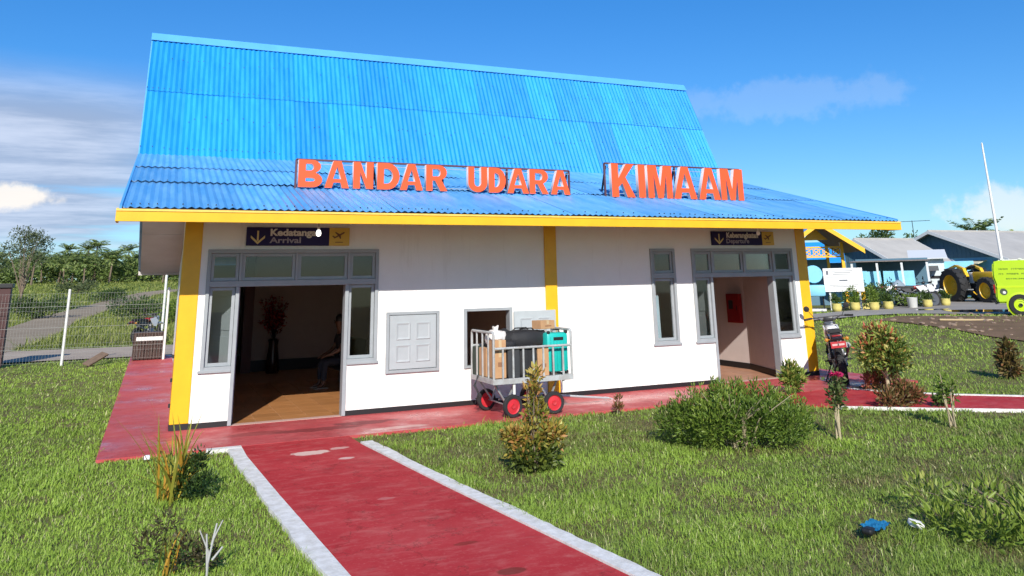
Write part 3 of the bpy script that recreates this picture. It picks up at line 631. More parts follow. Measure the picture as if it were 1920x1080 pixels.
# ================================================================== SIGNS
M_orange = mat('orange_letter_face', (.80, .095, .022), .4, var=.05)
M_letside = mat('pale_letter_return', (.80, .70, .66), .5)
M_frame = mat('maroon_sign_frame', (.10, .045, .055), .55, metal=.2)
def arc(cx, cy, rx, ry, a0, a1, n): return [(cx+rx*math.cos(rad(a0+(a1-a0)*i/n)), cy+ry*math.sin(rad(a0+(a1-a0)*i/n))) for i in range(n+1)]
def glyph(ch, w, h, s):
    """bold sans capitals drawn as outlines with counters"""
    if ch == 'I': return [[(0, 0), (w, 0), (w, h), (0, h)]]
    if ch == 'A':
        k = .33*h; m_ = w/2; q = s*1.02
        return [[(0, 0), (q, 0), (q+(m_-q)*.30, .2*h), (w-q-(m_-q)*.30, .2*h), (w-q, 0), (w, 0), (m_+s*.56, h), (m_-s*.56, h)],
                [(m_-w*.165, k), (m_+w*.165, k), (m_, h*.79)]]
    if ch == 'N': return [[(0, 0), (s, 0), (s, h*.62), (w-s, 0), (w, 0), (w, h), (w-s, h), (w-s, h*.38), (s, h), (0, h)]]
    if ch == 'M': return [[(0, 0), (s*.92, 0), (s*.92, h*.72), (w/2-s*.42, 0), (w/2+s*.42, 0), (w-s*.92, h*.72), (w-s*.92, 0), (w, 0), (w, h), (w-s*1.35, h), (w/2, h*.36), (s*1.35, h), (0, h)]]
    if ch == 'K': return [[(0, 0), (s, 0), (s, h*.30), (s*1.55, h*.42), (w-s*1.18, 0), (w, 0), (w*.55+s*.15, h*.60), (w*.98, h), (w-s*1.28, h), (s, h*.56), (s, h), (0, h)]]
    if ch == 'D': return [[(0, 0), (w*.45, 0)]+arc(w*.45, h/2, w*.55, h/2, -90, 90, 12)+[(0, h)], [(s, s*.85), (w*.42, s*.85)]+arc(w*.42, h/2, w*.58-s, h/2-s*.85, -90, 90, 10)+[(s, h-s*.85)]]
    if ch == 'U': return [[(0, h), (0, h*.36)]+arc(w/2, h*.36, w/2, h*.36, 180, 360, 12)+[(w, h), (w-s, h), (w-s, h*.37)]+arc(w/2, h*.37, w/2-s, h*.37-s*.85, 360, 180, 10)+[(s, h)]]
    if ch == 'B':
        return [[(0, 0), (w*.55, 0)]+arc(w*.58, h*.27, w*.42, h*.27, -90, 70, 8)+arc(w*.55, h*.76, w*.38, h*.24, -60, 90, 8)+[(0, h)],
                [(s, s*.8), (w*.52, s*.8)]+arc(w*.54, h*.275, w*.46-s, h*.275-s*.8, -90, 90, 6)+[(s, h*.275*2-s*.8)], [(s, h*.61), (w*.5, h*.61)]+arc(w*.5, h*.735, w*.43-s, h*.125, -90, 90, 6)+[(s, h*.86)]]
    if ch == 'R':
        return [[(0, 0), (s, 0), (s, h*.40), (w*.42, h*.40), (w-s*1.1, 0), (w, 0), (w*.72, h*.43)]+arc(w*.60, h*.715, w*.38, h*.285, -55, 90, 9)+[(0, h)],
                [(s, h*.56), (w*.55, h*.56)]+arc(w*.56, h*.705, w*.42-s, h*.145, -90, 90, 6)+[(s, h*.85)]]
def letter_mesh(ch, w, h, s, depth=.10):
    me = curve_mesh(poly_curve(glyph(ch, w, h, s), depth/2), 'letter')
    me.transform(Matrix.Rotation(rad(90), 4, 'X')); me.update()          # stand up, face -Y
    me.materials.clear(); me.materials.append(M_orange); me.materials.append(M_letside)
    for p in me.polygons: p.material_index = 0 if p.normal.y < -.9 else 1
    me.update(); return me
def sx(x): return -.375+(x+.375)*1.0475
def roof_sign(name, label, word, spans, x0, x1, zb, h, s, yl, slope_drop=0.):
    t = thing(name, label, 'sign', (x0, yl, zb), 0)
    for ch, (a, b) in zip(word, spans):
        a, b = sx(a), sx(b); w = b-a
        o = link('letter', letter_mesh(ch, w, h, s), t, (a-x0, -.01, 0))
        o.rotation_euler = (random.uniform(-.006, .006), 0, random.uniform(-.006, .006))
        # pale backing outline behind each letter shows as a white rim
    L_ = x1-x0
    q = MB(); y = .095
    q.bar((-.04, y, h+.02), (L_+.04, y, h+.02), .035).bar((-.04, y, -.03), (L_+.04, y, -.03), .035).bar((-.04, y, -.20), (-.04, y, h+.02), .035).bar((L_+.04, y, -.20), (L_+.04, y, h+.02), .035)
    n = max(2, int(L_/1.3))
    for i in range(1, n): q.bar((L_*i/n, y+.001, -.20), (L_*i/n, y+.001, h+.02), .03)
    q.build('sign_frame', M_frame, t)
    b = MB()
    for i in range(n+1): xx = L_*i/n; b.bar((xx, y+.02, h*.95), (xx+.28, y+.75, .02), .035)
    b.build('brace', M_black, t)
    f = MB()
    f.bar((0, .02, h*.88), (L_, .02, h*.88), .012).bar((0, .02, h*.12), (L_, .02, h*.12), .012)
    f.build('mounting_rail', M_steel, t)
    return t
SB = [(1.655, 2.05), (2.09, 2.50), (2.57, 2.915), (2.985, 3.38), (3.39, 3.805), (3.865, 4.26), (4.66, 5.03), (5.06, 5.40), (5.43, 5.87), (5.885, 6.28), (6.33, 6.74)]
roof_sign('roof_sign', 'orange letters BANDAR UDARA standing on the blue roof in a maroon frame', 'BANDARUDARA', SB, 1.77, 7.10, 3.705, .48, .124, .42)
SK = [(7.67, 8.21), (8.29, 8.45), (8.51, 9.10), (9.13, 9.70), (9.75, 10.30), (10.32, 10.91)]
roof_sign('roof_sign', 'taller orange letters KIMAAM standing on the blue roof at right', 'KIMAAM', SK, 8.02, 11.45, 3.69, .69, .165, .42)

M_navy = mat('navy_sign_face', (.016, .012, .075), .6, spec=.25)
M_signy = mat('yellow_sign_face', (.62, .40, .045), .4)
M_print = mat('pale_sign_print', (.62, .60, .55), .6)
M_printd = mat('dim_sign_print', (.30, .27, .33), .6)
M_arrow = mat('yellow_sign_print', (.62, .50, .22), .6)
def door_sign(label, x0, x1, xs_, z0, z1, l1, l2, w1, w2, takeoff):
    t = thing('direction_sign', label, 'sign', ((x0+x1)/2, -.03, (z0+z1)/2)); cx, cz = (x0+x1)/2, (z0+z1)/2
    MB().box(x0-cx, xs_-cx, -.02, .03, z0-cz, z1-cz, bev=.003).build('blue_panel', M_navy, t); MB().box(xs_-cx+.001, x1-cx, -.02, .03, z0-cz, z1-cz, bev=.003).build('yellow_panel', M_signy, t)
    h = z1-z0; y = -.022
    def put(txt, size, x, z, w, m, bold=.006):
        me = text_mesh(txt, size, 'lettering', bold, .0015, w); me.transform(Matrix.Rotation(rad(90), 4, 'X')); me.materials.clear(); me.materials.append(m); link('lettering', me, t, (x-cx, y, z-cz))
    put(l1, .15, x0+.37, z0+h*.55, w1, M_print); put(l2, .13, x0+.36, z0+h*.15, w2, M_printd, .003)
    a = x0+.175-cx; q = MB(); zz = -.01
    q.prism([(a-.014, zz+.10), (a+.014, zz+.10), (a+.014, zz-.06), (a-.014, zz-.06)], y-.002, y, 'xz')
    for sg in (-1, 1): q.prism([(a, zz-.115), (a+sg*.11, zz-.015), (a+sg*.11, zz+.025), (a, zz-.075)], y-.003, y-.0005, 'xz')
    q.build('arrow', M_arrow, t)
    c = (xs_+x1)/2-cx; q = MB(); e = 1 if takeoff else -1
    def R2(p, an): ca, sa = math.cos(an), math.sin(an); return (c+p[0]*ca-p[1]*sa, .025+p[0]*sa+p[1]*ca)
    an = rad(28)
    for i_, pl in enumerate(([(-.10, -.010), (.08, -.012), (.105, .004), (.08, .016), (-.10, .010)], [(-.02, .0), (.02, .0), (-.03, .075), (-.05, .075)], [(-.02, 0), (.02, 0), (.0, -.06), (-.02, -.06)], [(-.10, 0), (-.07, 0), (-.10, .045), (-.115, .045)])):
        q.prism([R2(p, an) for p in pl], y-.002-.0004*i_, y+.0003*i_, 'xz')
    q.prism([(c-.07, -h*.33), (c+.06, -h*.33), (c+.06, -h*.29), (c-.07, -h*.29)], y-.002, y, 'xz')
    q.build('plane_symbol', mat('brown_print', (.13, .05, .02), .6), t); return t
door_sign('navy sign reading Kedatangan Arrival with arrow and yellow plane panel', .92, 2.585, 2.245, 2.69, 2.985, 'Kedatangan', 'Arrival', .82, .50, False)
door_sign('navy sign reading Keberangkatan Departure above the right doorway', 10.16, 11.80, 11.48, 2.70, 2.985, 'Keberangkatan', 'Departure', .84, .60, True)

# bulbs hanging under the front eave
def bulb(x, y, zt, zb, lit):
    t = thing('light_bulb', 'white bulb hanging in front of the arrival sign, lit' if lit else 'small bare bulb hanging at the departure sign, unlit', 'light bulb', (x, y, zb))
    MB().tube([(0, 0, zt-zb), (0, 0, .14)], .006, 6).build('cord', M_black, t); MB().lathe([(.02, .09), (.022, .14), (.014, .15)], n=10).build('socket', M_white, t)
    MB().lathe([(.004, -.002), (.022, .004), (.036, .025), (.040, .05), (.034, .075), (.022, .098)], n=14).build('bulb', mat('lit_bulb' if lit else 'opal_bulb', (.95, .95, .92), .2, emit=2.2 if lit else 0.), t, 60)
bulb(1.96, -.62, 3.28, 2.81, True); bulb(10.95, -.55, 3.28, 2.875, False)

# ================================================================== HALL CONTENTS
hx = thing('hydrant_box', 'red fire box mounted on the pale wall inside the right doorway', 'fire box', (12.236, 1.92, 1.34), 0); hx.scale = (1, .82, 1)
M_redbox = mat('dark_red_enamel', (.26, .008, .008), .35)
MB().box(-.10, -.005, -.28, .28, -.33, .33, bev=.012).build('cabinet', M_redbox, hx); MB().box(-.112, -.100, -.245, .245, -.295, .295, bev=.004).build('door', M_redbox, hx)
MB().box(-.120, -.112, -.20, -.17, -.05, .06, bev=.003).build('handle', M_dark, hx); MB().box(-.1145, -.112, -.03, .16, -.02, .18).build('window', M_dark, hx)
# flower vase
vs_ = thing('flower_vase', 'tall dark vase of red artificial flowers by the rear wall of the arrival hall', 'vase', (2.42, 7.35, 0))
MB().lathe([(.13, 0), (.16, .03), (.15, .30), (.11, .62), (.13, .78), (.10, .80)], n=18).build('vase', mat('dark_glazed_vase', (.03, .015, .012), .25), vs_, 60)
q = MB(); P_ = []; D_ = []
for i in range(26):
    a = random.uniform(0, 6.28); r = random.uniform(.10, .55); h = random.uniform(1.15, 1.85); p1 = Vector((r*math.cos(a), r*math.sin(a), h)); q.tube([(0, 0, .75), (p1.x*.4, p1.y*.4, (h+.75)/2), p1], [.007, .006, .003], 5)
    for k in range(22):
        t_ = random.uniform(.45, 1); b_ = Vector((0, 0, .75)).lerp(p1, t_); P_.append(b_+Vector((random.gauss(0, .03), random.gauss(0, .03), random.gauss(0, .03)))); D_.append((random.gauss(0, 1), random.gauss(0, 1), random.gauss(.5, .8)))
q.build('stem', M_dark, vs_)
v, f, t_ = leaf_arrays(np.array(P_), np.array(D_), RNG.uniform(.05, .12, len(P_)), .045, RNG.uniform(0, 1, len(P_)))
link('flowers', np_mesh('flowers', v, f, t_, leaf_mat('red_petals', [(0, (.18, .012, .01)), (1, (.42, .04, .03))])), vs_)['kind'] = 'stuff'
# seated person: one continuous skinned body
def skin_body(name, joints, edges, m, parent=None, sub=2, root=0):
    me = bpy.data.meshes.new(name); me.from_pydata([j[0] for j in joints], edges, []); o = bpy.data.objects.new(name, me); C.objects.link(o)
    md = o.modifiers.new('skin', 'SKIN'); md.use_smooth_shade = True
    sv = me.skin_vertices[0].data if me.skin_vertices else None
    if sv is None:
        bpy.context.view_layer.objects.active = o; bpy.ops.mesh.customdata_skin_add(); sv = me.skin_vertices[0].data
    for i, (p, r) in enumerate(joints): sv[i].radius = (r, r) if isinstance(r, (int, float)) else r; sv[i].use_root = i == root
    ss = o.modifiers.new('sub', 'SUBSURF'); ss.levels = sub; ss.render_levels = sub
    dg = bpy.context.evaluated_depsgraph_get(); dg.update(); m2 = bpy.data.meshes.new_from_object(o.evaluated_get(dg)); bpy.data.objects.remove(o)
    m2.name = name; m2.materials.clear(); m2.materials.append(m); m2.polygons.foreach_set('use_smooth', [True]*len(m2.polygons)); m2.polygons.foreach_set('material_index', [0]*len(m2.polygons))
    return link(name, m2, parent)
pz = thing('person', 'person in dark clothes sitting just inside the arrival doorway, facing left', 'person', (3.42, 3.85, 0), rad(188))
M_skin = mat('brown_skin', (.13, .065, .042), .5); M_cloth = mat('dark_shirt', (.018, .018, .022), .8); M_jean = mat('dark_jeans', (.025, .03, .05), .85); M_sand = mat('pale_sandal', (.40, .35, .29), .7)
J = [((0, 0, .52), .13), ((.02, 0, .70), .13), ((.06, 0, .90), .15), ((.08, 0, 1.04), .10), ((.11, 0, 1.13), .052), ((.13, 0, 1.20), .085), ((.14, 0, 1.30), .098), ((.12, 0, 1.38), .065)]
E_ = [(0, 1), (1, 2), (2, 3), (3, 4), (4, 5), (5, 6), (6, 7)]
for s_ in (1, -1):
    k = len(J); J += [((.02, .09*s_, .50), .085), ((.42, .13*s_, .50), .07), ((.46, .13*s_, .45), .058), ((.48, .13*s_, .12), .04), ((.50, .13*s_, .06), .038), ((.62, .14*s_, .035), .032)]
    E_ += [(0, k), (k, k+1), (k+1, k+2), (k+2, k+3), (k+3, k+4), (k+4, k+5)]
    k = len(J); J += [((.08, .17*s_, 1.0), .062), ((.16, .22*s_, .76), .046), ((.34, .14*s_, .66), .036), ((.40, .11*s_, .645), .03), ((.47, .09*s_, .62), .024)]
    E_ += [(3, k), (k, k+1), (k+1, k+2), (k+2, k+3), (k+3, k+4)]
    for d in range(4): kk = len(J); J += [((.51+.004*d, (.065+.018*d)*s_, .60), .010), ((.545, (.065+.018*d)*s_, .575), .008)]; E_ += [(k+4, kk), (kk, kk+1)]
    kk = len(J); J += [((.47, (.06)*s_, .635), .011), ((.50, .045*s_, .62), .009)]; E_ += [(k+3, kk), (kk, kk+1)]
skin_body('body', J, E_, M_skin, pz)
Jc = [((0, 0, .50), .15), ((.02, 0, .70), .15), ((.06, 0, .92), .168), ((.08, 0, 1.05), .105)]; Ec = [(0, 1), (1, 2), (2, 3)]
for s_ in (1, -1): k = len(Jc); Jc += [((.08, .18*s_, 1.01), .078), ((.13, .21*s_, .82), .062)]; Ec += [(3, k), (k, k+1)]
skin_body('shirt', Jc, Ec, M_cloth, pz)
Jt = [((0, 0, .52), .15)]; Et = []
for s_ in (1, -1): k = len(Jt); Jt += [((.02, .09*s_, .51), .10), ((.42, .13*s_, .505), .083), ((.465, .13*s_, .45), .07), ((.48, .13*s_, .14), .058)]; Et += [(0, k), (k, k+1), (k+1, k+2), (k+2, k+3)]
skin_body('trousers', Jt, Et, M_jean, pz)
MB().lathe([(.01, .125), (.06, .115), (.095, .075), (.105, .02), (.098, -.02), (.07, -.03)], (.118, 0, 1.325), n=16).build('hair', M_black, pz, 60)
for s_ in (1, -1):
    MB().box(.40, .68, .13*s_-.045, .13*s_+.045, .0, .022, bev=.008).build('sandal', M_sand, pz)
    MB().lathe([(.004, 0), (.012, .004), (.014, .012)], (.225, .035*s_, 1.315), (1, 0, 0), 8).build('eye', M_black, pz)
MB().prism([(.225, 1.31), (.255, 1.275), (.225, 1.265)], -.014, .014, 'xz').build('nose', M_skin, pz)
ch = thing('chair', 'dark bench seat under the seated person inside the arrival hall', 'chair', (3.42, 3.85, 0), rad(188))
MB().box(-.22, .28, -.9, .6, .36, .40, bev=.01).build('seat', M_dark, ch); MB().box(-.27, -.23, -.9, .6, .55, .95, bev=.01).build('backrest', M_dark, ch)
for xx, yy in ((-.2, -.8), (-.2, .5), (.24, -.8), (.24, .5)): MB().bar((xx, yy, 0), (xx, yy, .36), .035).build('leg', M_steel, ch)
c2 = thing('chair', 'dark chair half hidden behind the left jamb of the departure doorway', 'chair', (11.75, 3.75, 0), rad(200))
MB().box(-.22, .22, -.22, .22, .42, .46, bev=.01).build('seat', M_dark, c2); MB().box(-.24, -.20, -.22, .22, .58, .88, bev=.01).build('backrest', M_dark, c2)
MB().lathe([(.26, .0), (.26, .03), (.03, .05), (.03, .42)], n=12).build('pedestal', M_steel, c2)

# ================================================================== BAGGAGE CART AND LUGGAGE
ct = thing('baggage_cart', 'grey four wheeled baggage cart with barred sides and red wheels', 'cart', (5.2, -1.12, 0))
X0, X1, Y0, Y1, ZB = -.66, .75, -.50, .48, .56
M_cart = mat('grey_cart_paint', (.44, .46, .46), .55, col2=(.27, .25, .23), vscale=6, bump=.1)
q = MB().box(X0, X1, Y0, Y0+.05, ZB-.06, ZB+.02, bev=.004).box(X0, X1, Y1-.05, Y1, ZB-.06, ZB+.02, bev=.004).box(X0, X0+.05, Y0+.05, Y1-.05, ZB-.058, ZB+.018, bev=.004).box(X1-.05, X1, Y0+.05, Y1-.05, ZB-.058, ZB+.018, bev=.004).box(X0+.05, X1-.05, Y0+.05, Y1-.05, ZB-.03, ZB)
q.build('bed', M_cart, ct)
def rail(name, pts, r=.017): MB().tube(pts, r, 8).build(name, M_cart, ct, 40)
HE, HS = 1.27, 1.03
for xx in (X0+.02, X1-.02): rail('end_rail', [(xx, Y0+.02, ZB), (xx, Y0+.02, HE-.03), (xx, Y0+.05, HE), (xx, Y1-.05, HE), (xx, Y1-.02, HE-.03), (xx, Y1-.02, ZB)], .021)
for yy in (Y0+.02, Y1-.02): rail('side_rail', [(X0+.03, yy, HS), (X1-.03, yy, HS)], .019)
for i in range(1, 8):
    for yy in (Y0+.02, Y1-.02): xx = X0+(X1-X0)*i/8; MB().box(xx-.014, xx+.014, yy-.012, yy+.012, ZB+.02, HS-.015, bev=.003).build('side_bar', M_cart, ct)
for i in range(1, 4):
    for xx in (X0+.02, X1-.02): yy = Y0+(Y1-Y0)*i/4; MB().box(xx-.012, xx+.012, yy-.013, yy+.013, ZB+.02, HE-.018, bev=.003).build('end_bar', M_cart, ct)
M_redw = mat('red_wheel_paint', (.60, .014, .03), .5, col2=(.42, .03, .035), vscale=9)
tyre = MB().lathe([(.115, -.035), (.155, -.038), (.168, -.022), (.170, 0), (.168, .022), (.155, .038), (.115, .035)], (0, 0, 0), (0, 1, 0), 28, ring=True).mesh('tyre', M_rubber, 50)
rim = MB().lathe([(.01, -.030), (.035, -.036), (.04, -.020), (.10, -.014), (.118, -.032), (.122, -.030), (.122, .03), (.04, .02), (.01, .03)], (0, 0, 0), (0, 1, 0), 24).mesh('rim', M_redw, 50)
for xx, yy in ((-.32, -.45), (.40, -.45), (-.40, .44), (.38, .44)):
    w_ = link('wheel', tyre, ct, (xx, yy, .17)); w_.rotation_euler.z = rad(random.uniform(-6, 6)) if xx > 0 else rad(8); link('rim', rim, w_)
for xx in (-.36, .39): MB().tube([(xx, -.44, .17), (xx, .43, .17)], .015, 8).build('axle', M_steel, ct)
q = MB()
for xx in (-.36, .39):
    for yy in (-.33, .33): q.bar((xx-.22, yy, ZB-.05), (xx, yy*.9, .18), .026).bar((xx+.14, yy, ZB-.05), (xx, yy*.9, .18), .026)
q.bar((-.36, 0, .22), (.39, 0, .22), .03).build('undercarriage', M_steel, ct)
for xx in (-.29, .58): MB().box(xx-.018, xx+.018, Y0+.03, Y0+.06, .34, .50, bev=.003).build('hanging_tag', mat('pale_plastic', (.7, .7, .66), .6), ct)
MB().tube([(.40, 0, .20), (.78, .05, .19), (1.75, .22, .06), (1.82, .26, .05)], .019, 8).tube([(1.82, .14, .05), (1.82, .38, .05)], .014, 8).build('tow_bar', mat('pale_grey_bar', (.55, .56, .55), .5, metal=.3), ct, 40)
q = MB()
for i in range(3): a_ = .04*i; q.tube([(X0-.02, .12-a_, .60), (X0-.08-a_*.4, .05, .45), (X0-.05, 0-a_, .36-a_), (X0-.10, .02, .18+a_)], .006, 5)
q.build('strap', M_black, ct)

M_teal = mat('turquoise_suitcase_shell', (.012, .42, .37), .35, var=.04)
sc_ = thing('suitcase', 'turquoise hard shell suitcase standing at the right end of the cart', 'suitcase', (5.76, -1.33, .582))
MB().box(-.205, .185, -.15, .13, .03, .64, bev=.045).build('shell', M_teal, sc_, 40)
q = MB()
for i in range(6): xx = -.15+i*.056; q.box(xx, xx+.020, -.156, -.148, .08, .58, bev=.003)
q.build('rib', mat('turquoise_rib', (.010, .36, .32), .35), sc_, 40)
for z_ in (.0, .62):
    for xx in (-.19, .13): MB().box(xx, xx+.05, -.145, -.10, z_, z_+.05, bev=.012).build('corner_guard', M_black, sc_)
MB().tube([(-.06, -.05, .64), (-.06, -.05, .68), (.07, -.05, .68), (.07, -.05, .64)], .012, 6).build('handle', M_black, sc_); MB().box(-.09, .09, -.158, -.148, .52, .57, bev=.003).build('top_handle', M_black, sc_)
M_card = mat('brown_cardboard', (.44, .25, .125), .85, var=.12, vscale=6)
M_tape = mat('packing_tape', (.52, .38, .22), .3)
def carton(label, c, d, rz=0., flap=False):
    t = thing('cardboard_box', label, 'cardboard box', c, rad(rz), 'cardboard boxes on the cart'); w, dp, h = d
    MB().box(-w/2, w/2, -dp/2, dp/2, 0, h, bev=.006).build('carton', M_card, t)
    MB().box(-.025, .025, -dp/2-.002, dp/2+.002, h*.55, h+.002).build('tape', M_tape, t)
    MB().box(-w*.2, w*.25, -dp/2-.0025, -dp/2, h*.30, h*.42).build('print', mat('faded_print', (.25, .12, .06), .8), t); return t
carton('brown cardboard box between the black bags and the turquoise suitcase', (5.43, -1.45, .582), (.20, .26, .44))
carton('small open cardboard box on top of the turquoise suitcase', (5.63, -1.20, 1.275), (.30, .24, .135), 14)
carton('tall cardboard box behind the bars at the left end of the cart', (4.70, -1.05, .582), (.22, .28, .43), 3)
carton('reddish patterned box at the near left corner of the cart', (4.71, -1.40, .582), (.20, .24, .57), -2)
carton('small carton wedged between white bag and black bag on top of the load', (5.06, -1.12, 1.10), (.16, .2, .13), 25)
# soft black bags
M_bag = mat('black_fabric', (.014, .014, .016), .75, bump=.3, bscale=40)
M_bag2 = mat('dark_grey_fabric', (.03, .032, .035), .8, bump=.3, bscale=30)
def soft_bag(label, c, d, rz=0., m=None, seed=1, handle=True, name='travel_bag', cat='bag', sq=.72, group='dark bags on the cart'):
    t = thing(name, label, cat, c, rad(rz), group); rr = random.Random(seed); b = bmesh.new(); bmesh.ops.create_cube(b, size=2); bmesh.ops.subdivide_edges(b, edges=b.edges[:], cuts=5, use_grid_fill=True)
    for v in b.verts:
        p = v.co; n_ = p.normalized(); q_ = n_*1.25*(1-sq)+p*sq; k = 1+.05*math.sin(5*p.x+seed)+.04*math.sin(7*p.y+2*seed)+.03*math.sin(9*p.z)
        v.co = Vector((q_.x*d[0]/2*k, q_.y*d[1]/2*k, (q_.z*k+1)*d[2]/2))
    MB().bm(b).build('bag', m or M_bag, t, 60)
    if handle:
        for s_ in (-1, 1): MB().tube([(-d[0]*.22, s_*d[1]*.25, d[2]*.98), (-d[0]*.15, s_*d[1]*.2, d[2]*1.16), (d[0]*.15, s_*d[1]*.2, d[2]*1.16), (d[0]*.22, s_*d[1]*.25, d[2]*.98)], .011, 6).build('handle', M_black, t, 60)
        MB().tube([(-d[0]*.4, 0, d[2]*1.0), (0, 0, d[2]*1.03), (d[0]*.4, 0, d[2]*1.0)], .006, 5).build('zip', M_dark, t)
    return t
soft_bag('large black holdall lying on top of the load beside the suitcase', (5.29, -1.14, 1.0), (.70, .44, .255), 4, seed=2, sq=.42)
soft_bag('upright black suitcase in the middle of the cart', (5.17, -1.40, .582), (.30, .34, .46), 0, seed=3, handle=False, sq=.9)
soft_bag('black rucksack against the left part of the near side bars', (4.91, -1.42, .582), (.20, .32, .46), 0, seed=4, handle=False, sq=.85, m=M_bag2)
soft_bag('black bag lying under the holdall at the back of the cart', (5.2, -.86, .582), (.95, .36, .48), 0, seed=5, handle=False, sq=.9)
soft_bag('dark green backpack at the rear left corner of the cart', (4.66, -.76, .582), (.2, .26, .42), 0, mat('dark_green_fabric', (.03, .045, .03), .8), 6, False, sq=.8)
soft_bag('round black helmet bag on top of the load by the white bag', (4.98, -1.02, 1.05), (.22, .22, .22), 0, seed=7, handle=False, sq=.15)
t = soft_bag('knotted white plastic bag on the left top of the load', (4.78, -1.15, 1.05), (.30, .26, .22), 10, mat('white_plastic_bag', (.66, .62, .58), .4, var=.12, vscale=9, bump=.6, bscale=14), 9, False, 'plastic_bag', 'plastic bag', .3, None)
MB().prism([(-.02, .20), (.03, .20), (.055, .31), (.0, .28), (-.05, .30)], -.02, .02, 'xz').build('knot', bpy.data.materials['white_plastic_bag'], t)
soft_bag('black pouch lying low on the load along the near rail', (4.86, -1.40, 1.03), (.30, .18, .09), 0, seed=12, handle=False, sq=.6)

# ================================================================== MOTORCYCLES
M_plast = mat('white_plastic', (.72, .72, .72), .35)
M_blackp = mat('black_plastic', (.02, .02, .022), .4)
M_engine = mat('engine_metal', (.14, .14, .145), .4, metal=.6)
M_plate = mat('red_number_plate', (.52, .06, .07), .4)
M_lampr = mat('tail_lamp_lens', (.35, .01, .01), .2)
def motorcycle(label, loc, rz, lean=0., plate=True, group=None, steer=.35, tank=None):
    t = thing('motorcycle', label, 'motorcycle', loc, rz, group); t.rotation_euler = (lean, 0, rz)
    def wheel(p, r, w, st=0.):
        o = link('wheel', MB().lathe([(r-.06, -w*.45), (r-.02, -w*.5), (r, -w*.25), (r+.004, 0), (r, w*.25), (r-.02, w*.5), (r-.06, w*.45)], (0, 0, 0), (0, 1, 0), 28, ring=True).mesh('tyre', M_rubber, 40), p[0], p[1]); o.rotation_euler.z = st
        kb = MB()
        for i in range(26):
            a = 2*math.pi*i/26
            for yy in (-w*.26, w*.26): c = Vector((math.cos(a)*(r+.004), yy+(.01 if i % 2 else -.01), math.sin(a)*(r+.004))); kb.bar(c-Vector((-math.sin(a), 0, math.cos(a)))*.014, c+Vector((-math.sin(a), 0, math.cos(a)))*.014, w*.32, .014)
        kb.build('tread_block', M_rubber, o)
        s_ = MB().lathe([(r-.075, -.02), (r-.058, -.022), (r-.058, .022), (r-.075, .02)], (0, 0, 0), (0, 1, 0), 24)
        for i in range(14): a = 2*math.pi*i/14; s_.tube([(0.03*math.cos(a+.5), .02*(-1)**i, .03*math.sin(a+.5)), ((r-.07)*math.cos(a), 0, (r-.07)*math.sin(a))], .003, 4)
        s_.lathe([(.01, -.06), (.035, -.055), (.035, .055), (.01, .06)], (0, 0, 0), (0, 1, 0), 12).lathe([(.05, -.075), (.115, -.075), (.115, -.071), (.05, -.071)], (0, 0, 0), (0, 1, 0), 20)
        s_.build('rim', M_engine, o, 40); return o
    wheel((t, (0, 0, .30)), .30, .115); wheel((t, (1.36, 0, .335)), .335, .085, steer)
    MB().tube([(0, .09, .30), (.45, .11, .36)], .022, 6).tube([(0, -.09, .30), (.45, -.11, .36)], .022, 6).tube([(.45, 0, .34), (.38, 0, .62), (.75, 0, .82), (1.08, 0, .92)], .028, 8).tube([(.45, 0, .34), (.95, 0, .36), (1.05, 0, .88)], .026, 8).tube([(.38, 0, .62), (-.12, 0, .80)], .022, 6).build('frame', M_blackp, t, 40)
    MB().box(.52, .90, -.13, .13, .30, .55, bev=.04).lathe([(.07, 0), (.085, .02), (.07, .04), (.085, .06), (.07, .08), (.085, .10), (.07, .12), (.08, .15), (.06, .2)], (.78, 0, .50), (.25, 0, 1), 12).box(.55, .72, -.17, .17, .33, .47, bev=.03).build('engine', M_engine, t, 40)
    MB().tube([(.85, -.10, .58), (1.0, -.13, .42), (.62, -.16, .40), (.25, -.16, .52)], .02, 8).tube([(.25, -.165, .52), (-.18, -.165, .66)], [.03, .05, ], 10).build('exhaust', M_engine, t, 40)
    MB().tube([(.20, .12, .42), (.30, .10, .66)], [.035, .03], 8).build('shock_absorber', M_dark, t)
    # seat, tail, fenders, shrouds, tank
    b = bmesh.new(); bmesh.ops.create_cube(b, size=1)
    for v in b.verts:
        v.co = Vector((.20+v.co.x*.85, v.co.y*(.20 if v.co.x > 0 else .24), (.86 if v.co.x > 0 else .90)+v.co.z*.09))
    bmesh.ops.bevel(b, geom=b.edges[:], offset=.03, segments=2, affect='EDGES'); MB().bm(b).build('seat', M_black, t, 50)
    MB().prism([(.05, .78), (-.30, .86), (-.48, .80), (-.46, .77), (-.30, .81), (.05, .72)], -.08, .08, 'xz').build('rear_fender', M_blackp, t, 40)
    q = MB().box(-.36, -.20, -.10, .10, .76, .86, bev=.02); q.build('tail', mat('dark_maroon_plastic', (.07, .012, .012), .4), t, 40); MB().box(-.375, -.355, -.07, .07, .78, .85, bev=.01).build('tail_lamp', M_lampr, t)
    for s_ in (-1, 1): MB().lathe([(.004, -.03), (.03, -.01), (.03, .02), (.01, .03)], (-.30, .17*s_, .78), (1, 0, 0), 10).tube([(-.30, .08*s_, .79), (-.30, .17*s_, .78)], .008, 5).build('indicator', mat('amber_lens', (.5, .2, .02), .3), t, 40)
    if plate:
        p = MB().box(-.012, 0, -.125, .125, -.055, .055, bev=.003).build('number_plate', M_plate, t, loc=(-.455, 0, .70)); p.rotation_euler = (0, -.30, 0)
        k = MB().box(-.014, -.012, -.10, .10, -.012, .022).build('plate_print', mat('plate_print', (.72, .52, .50), .6), p)
        MB().bar((-.40, 0, .80), (-.45, 0, .68), .10, .01).build('plate_bracket', M_blackp, t)
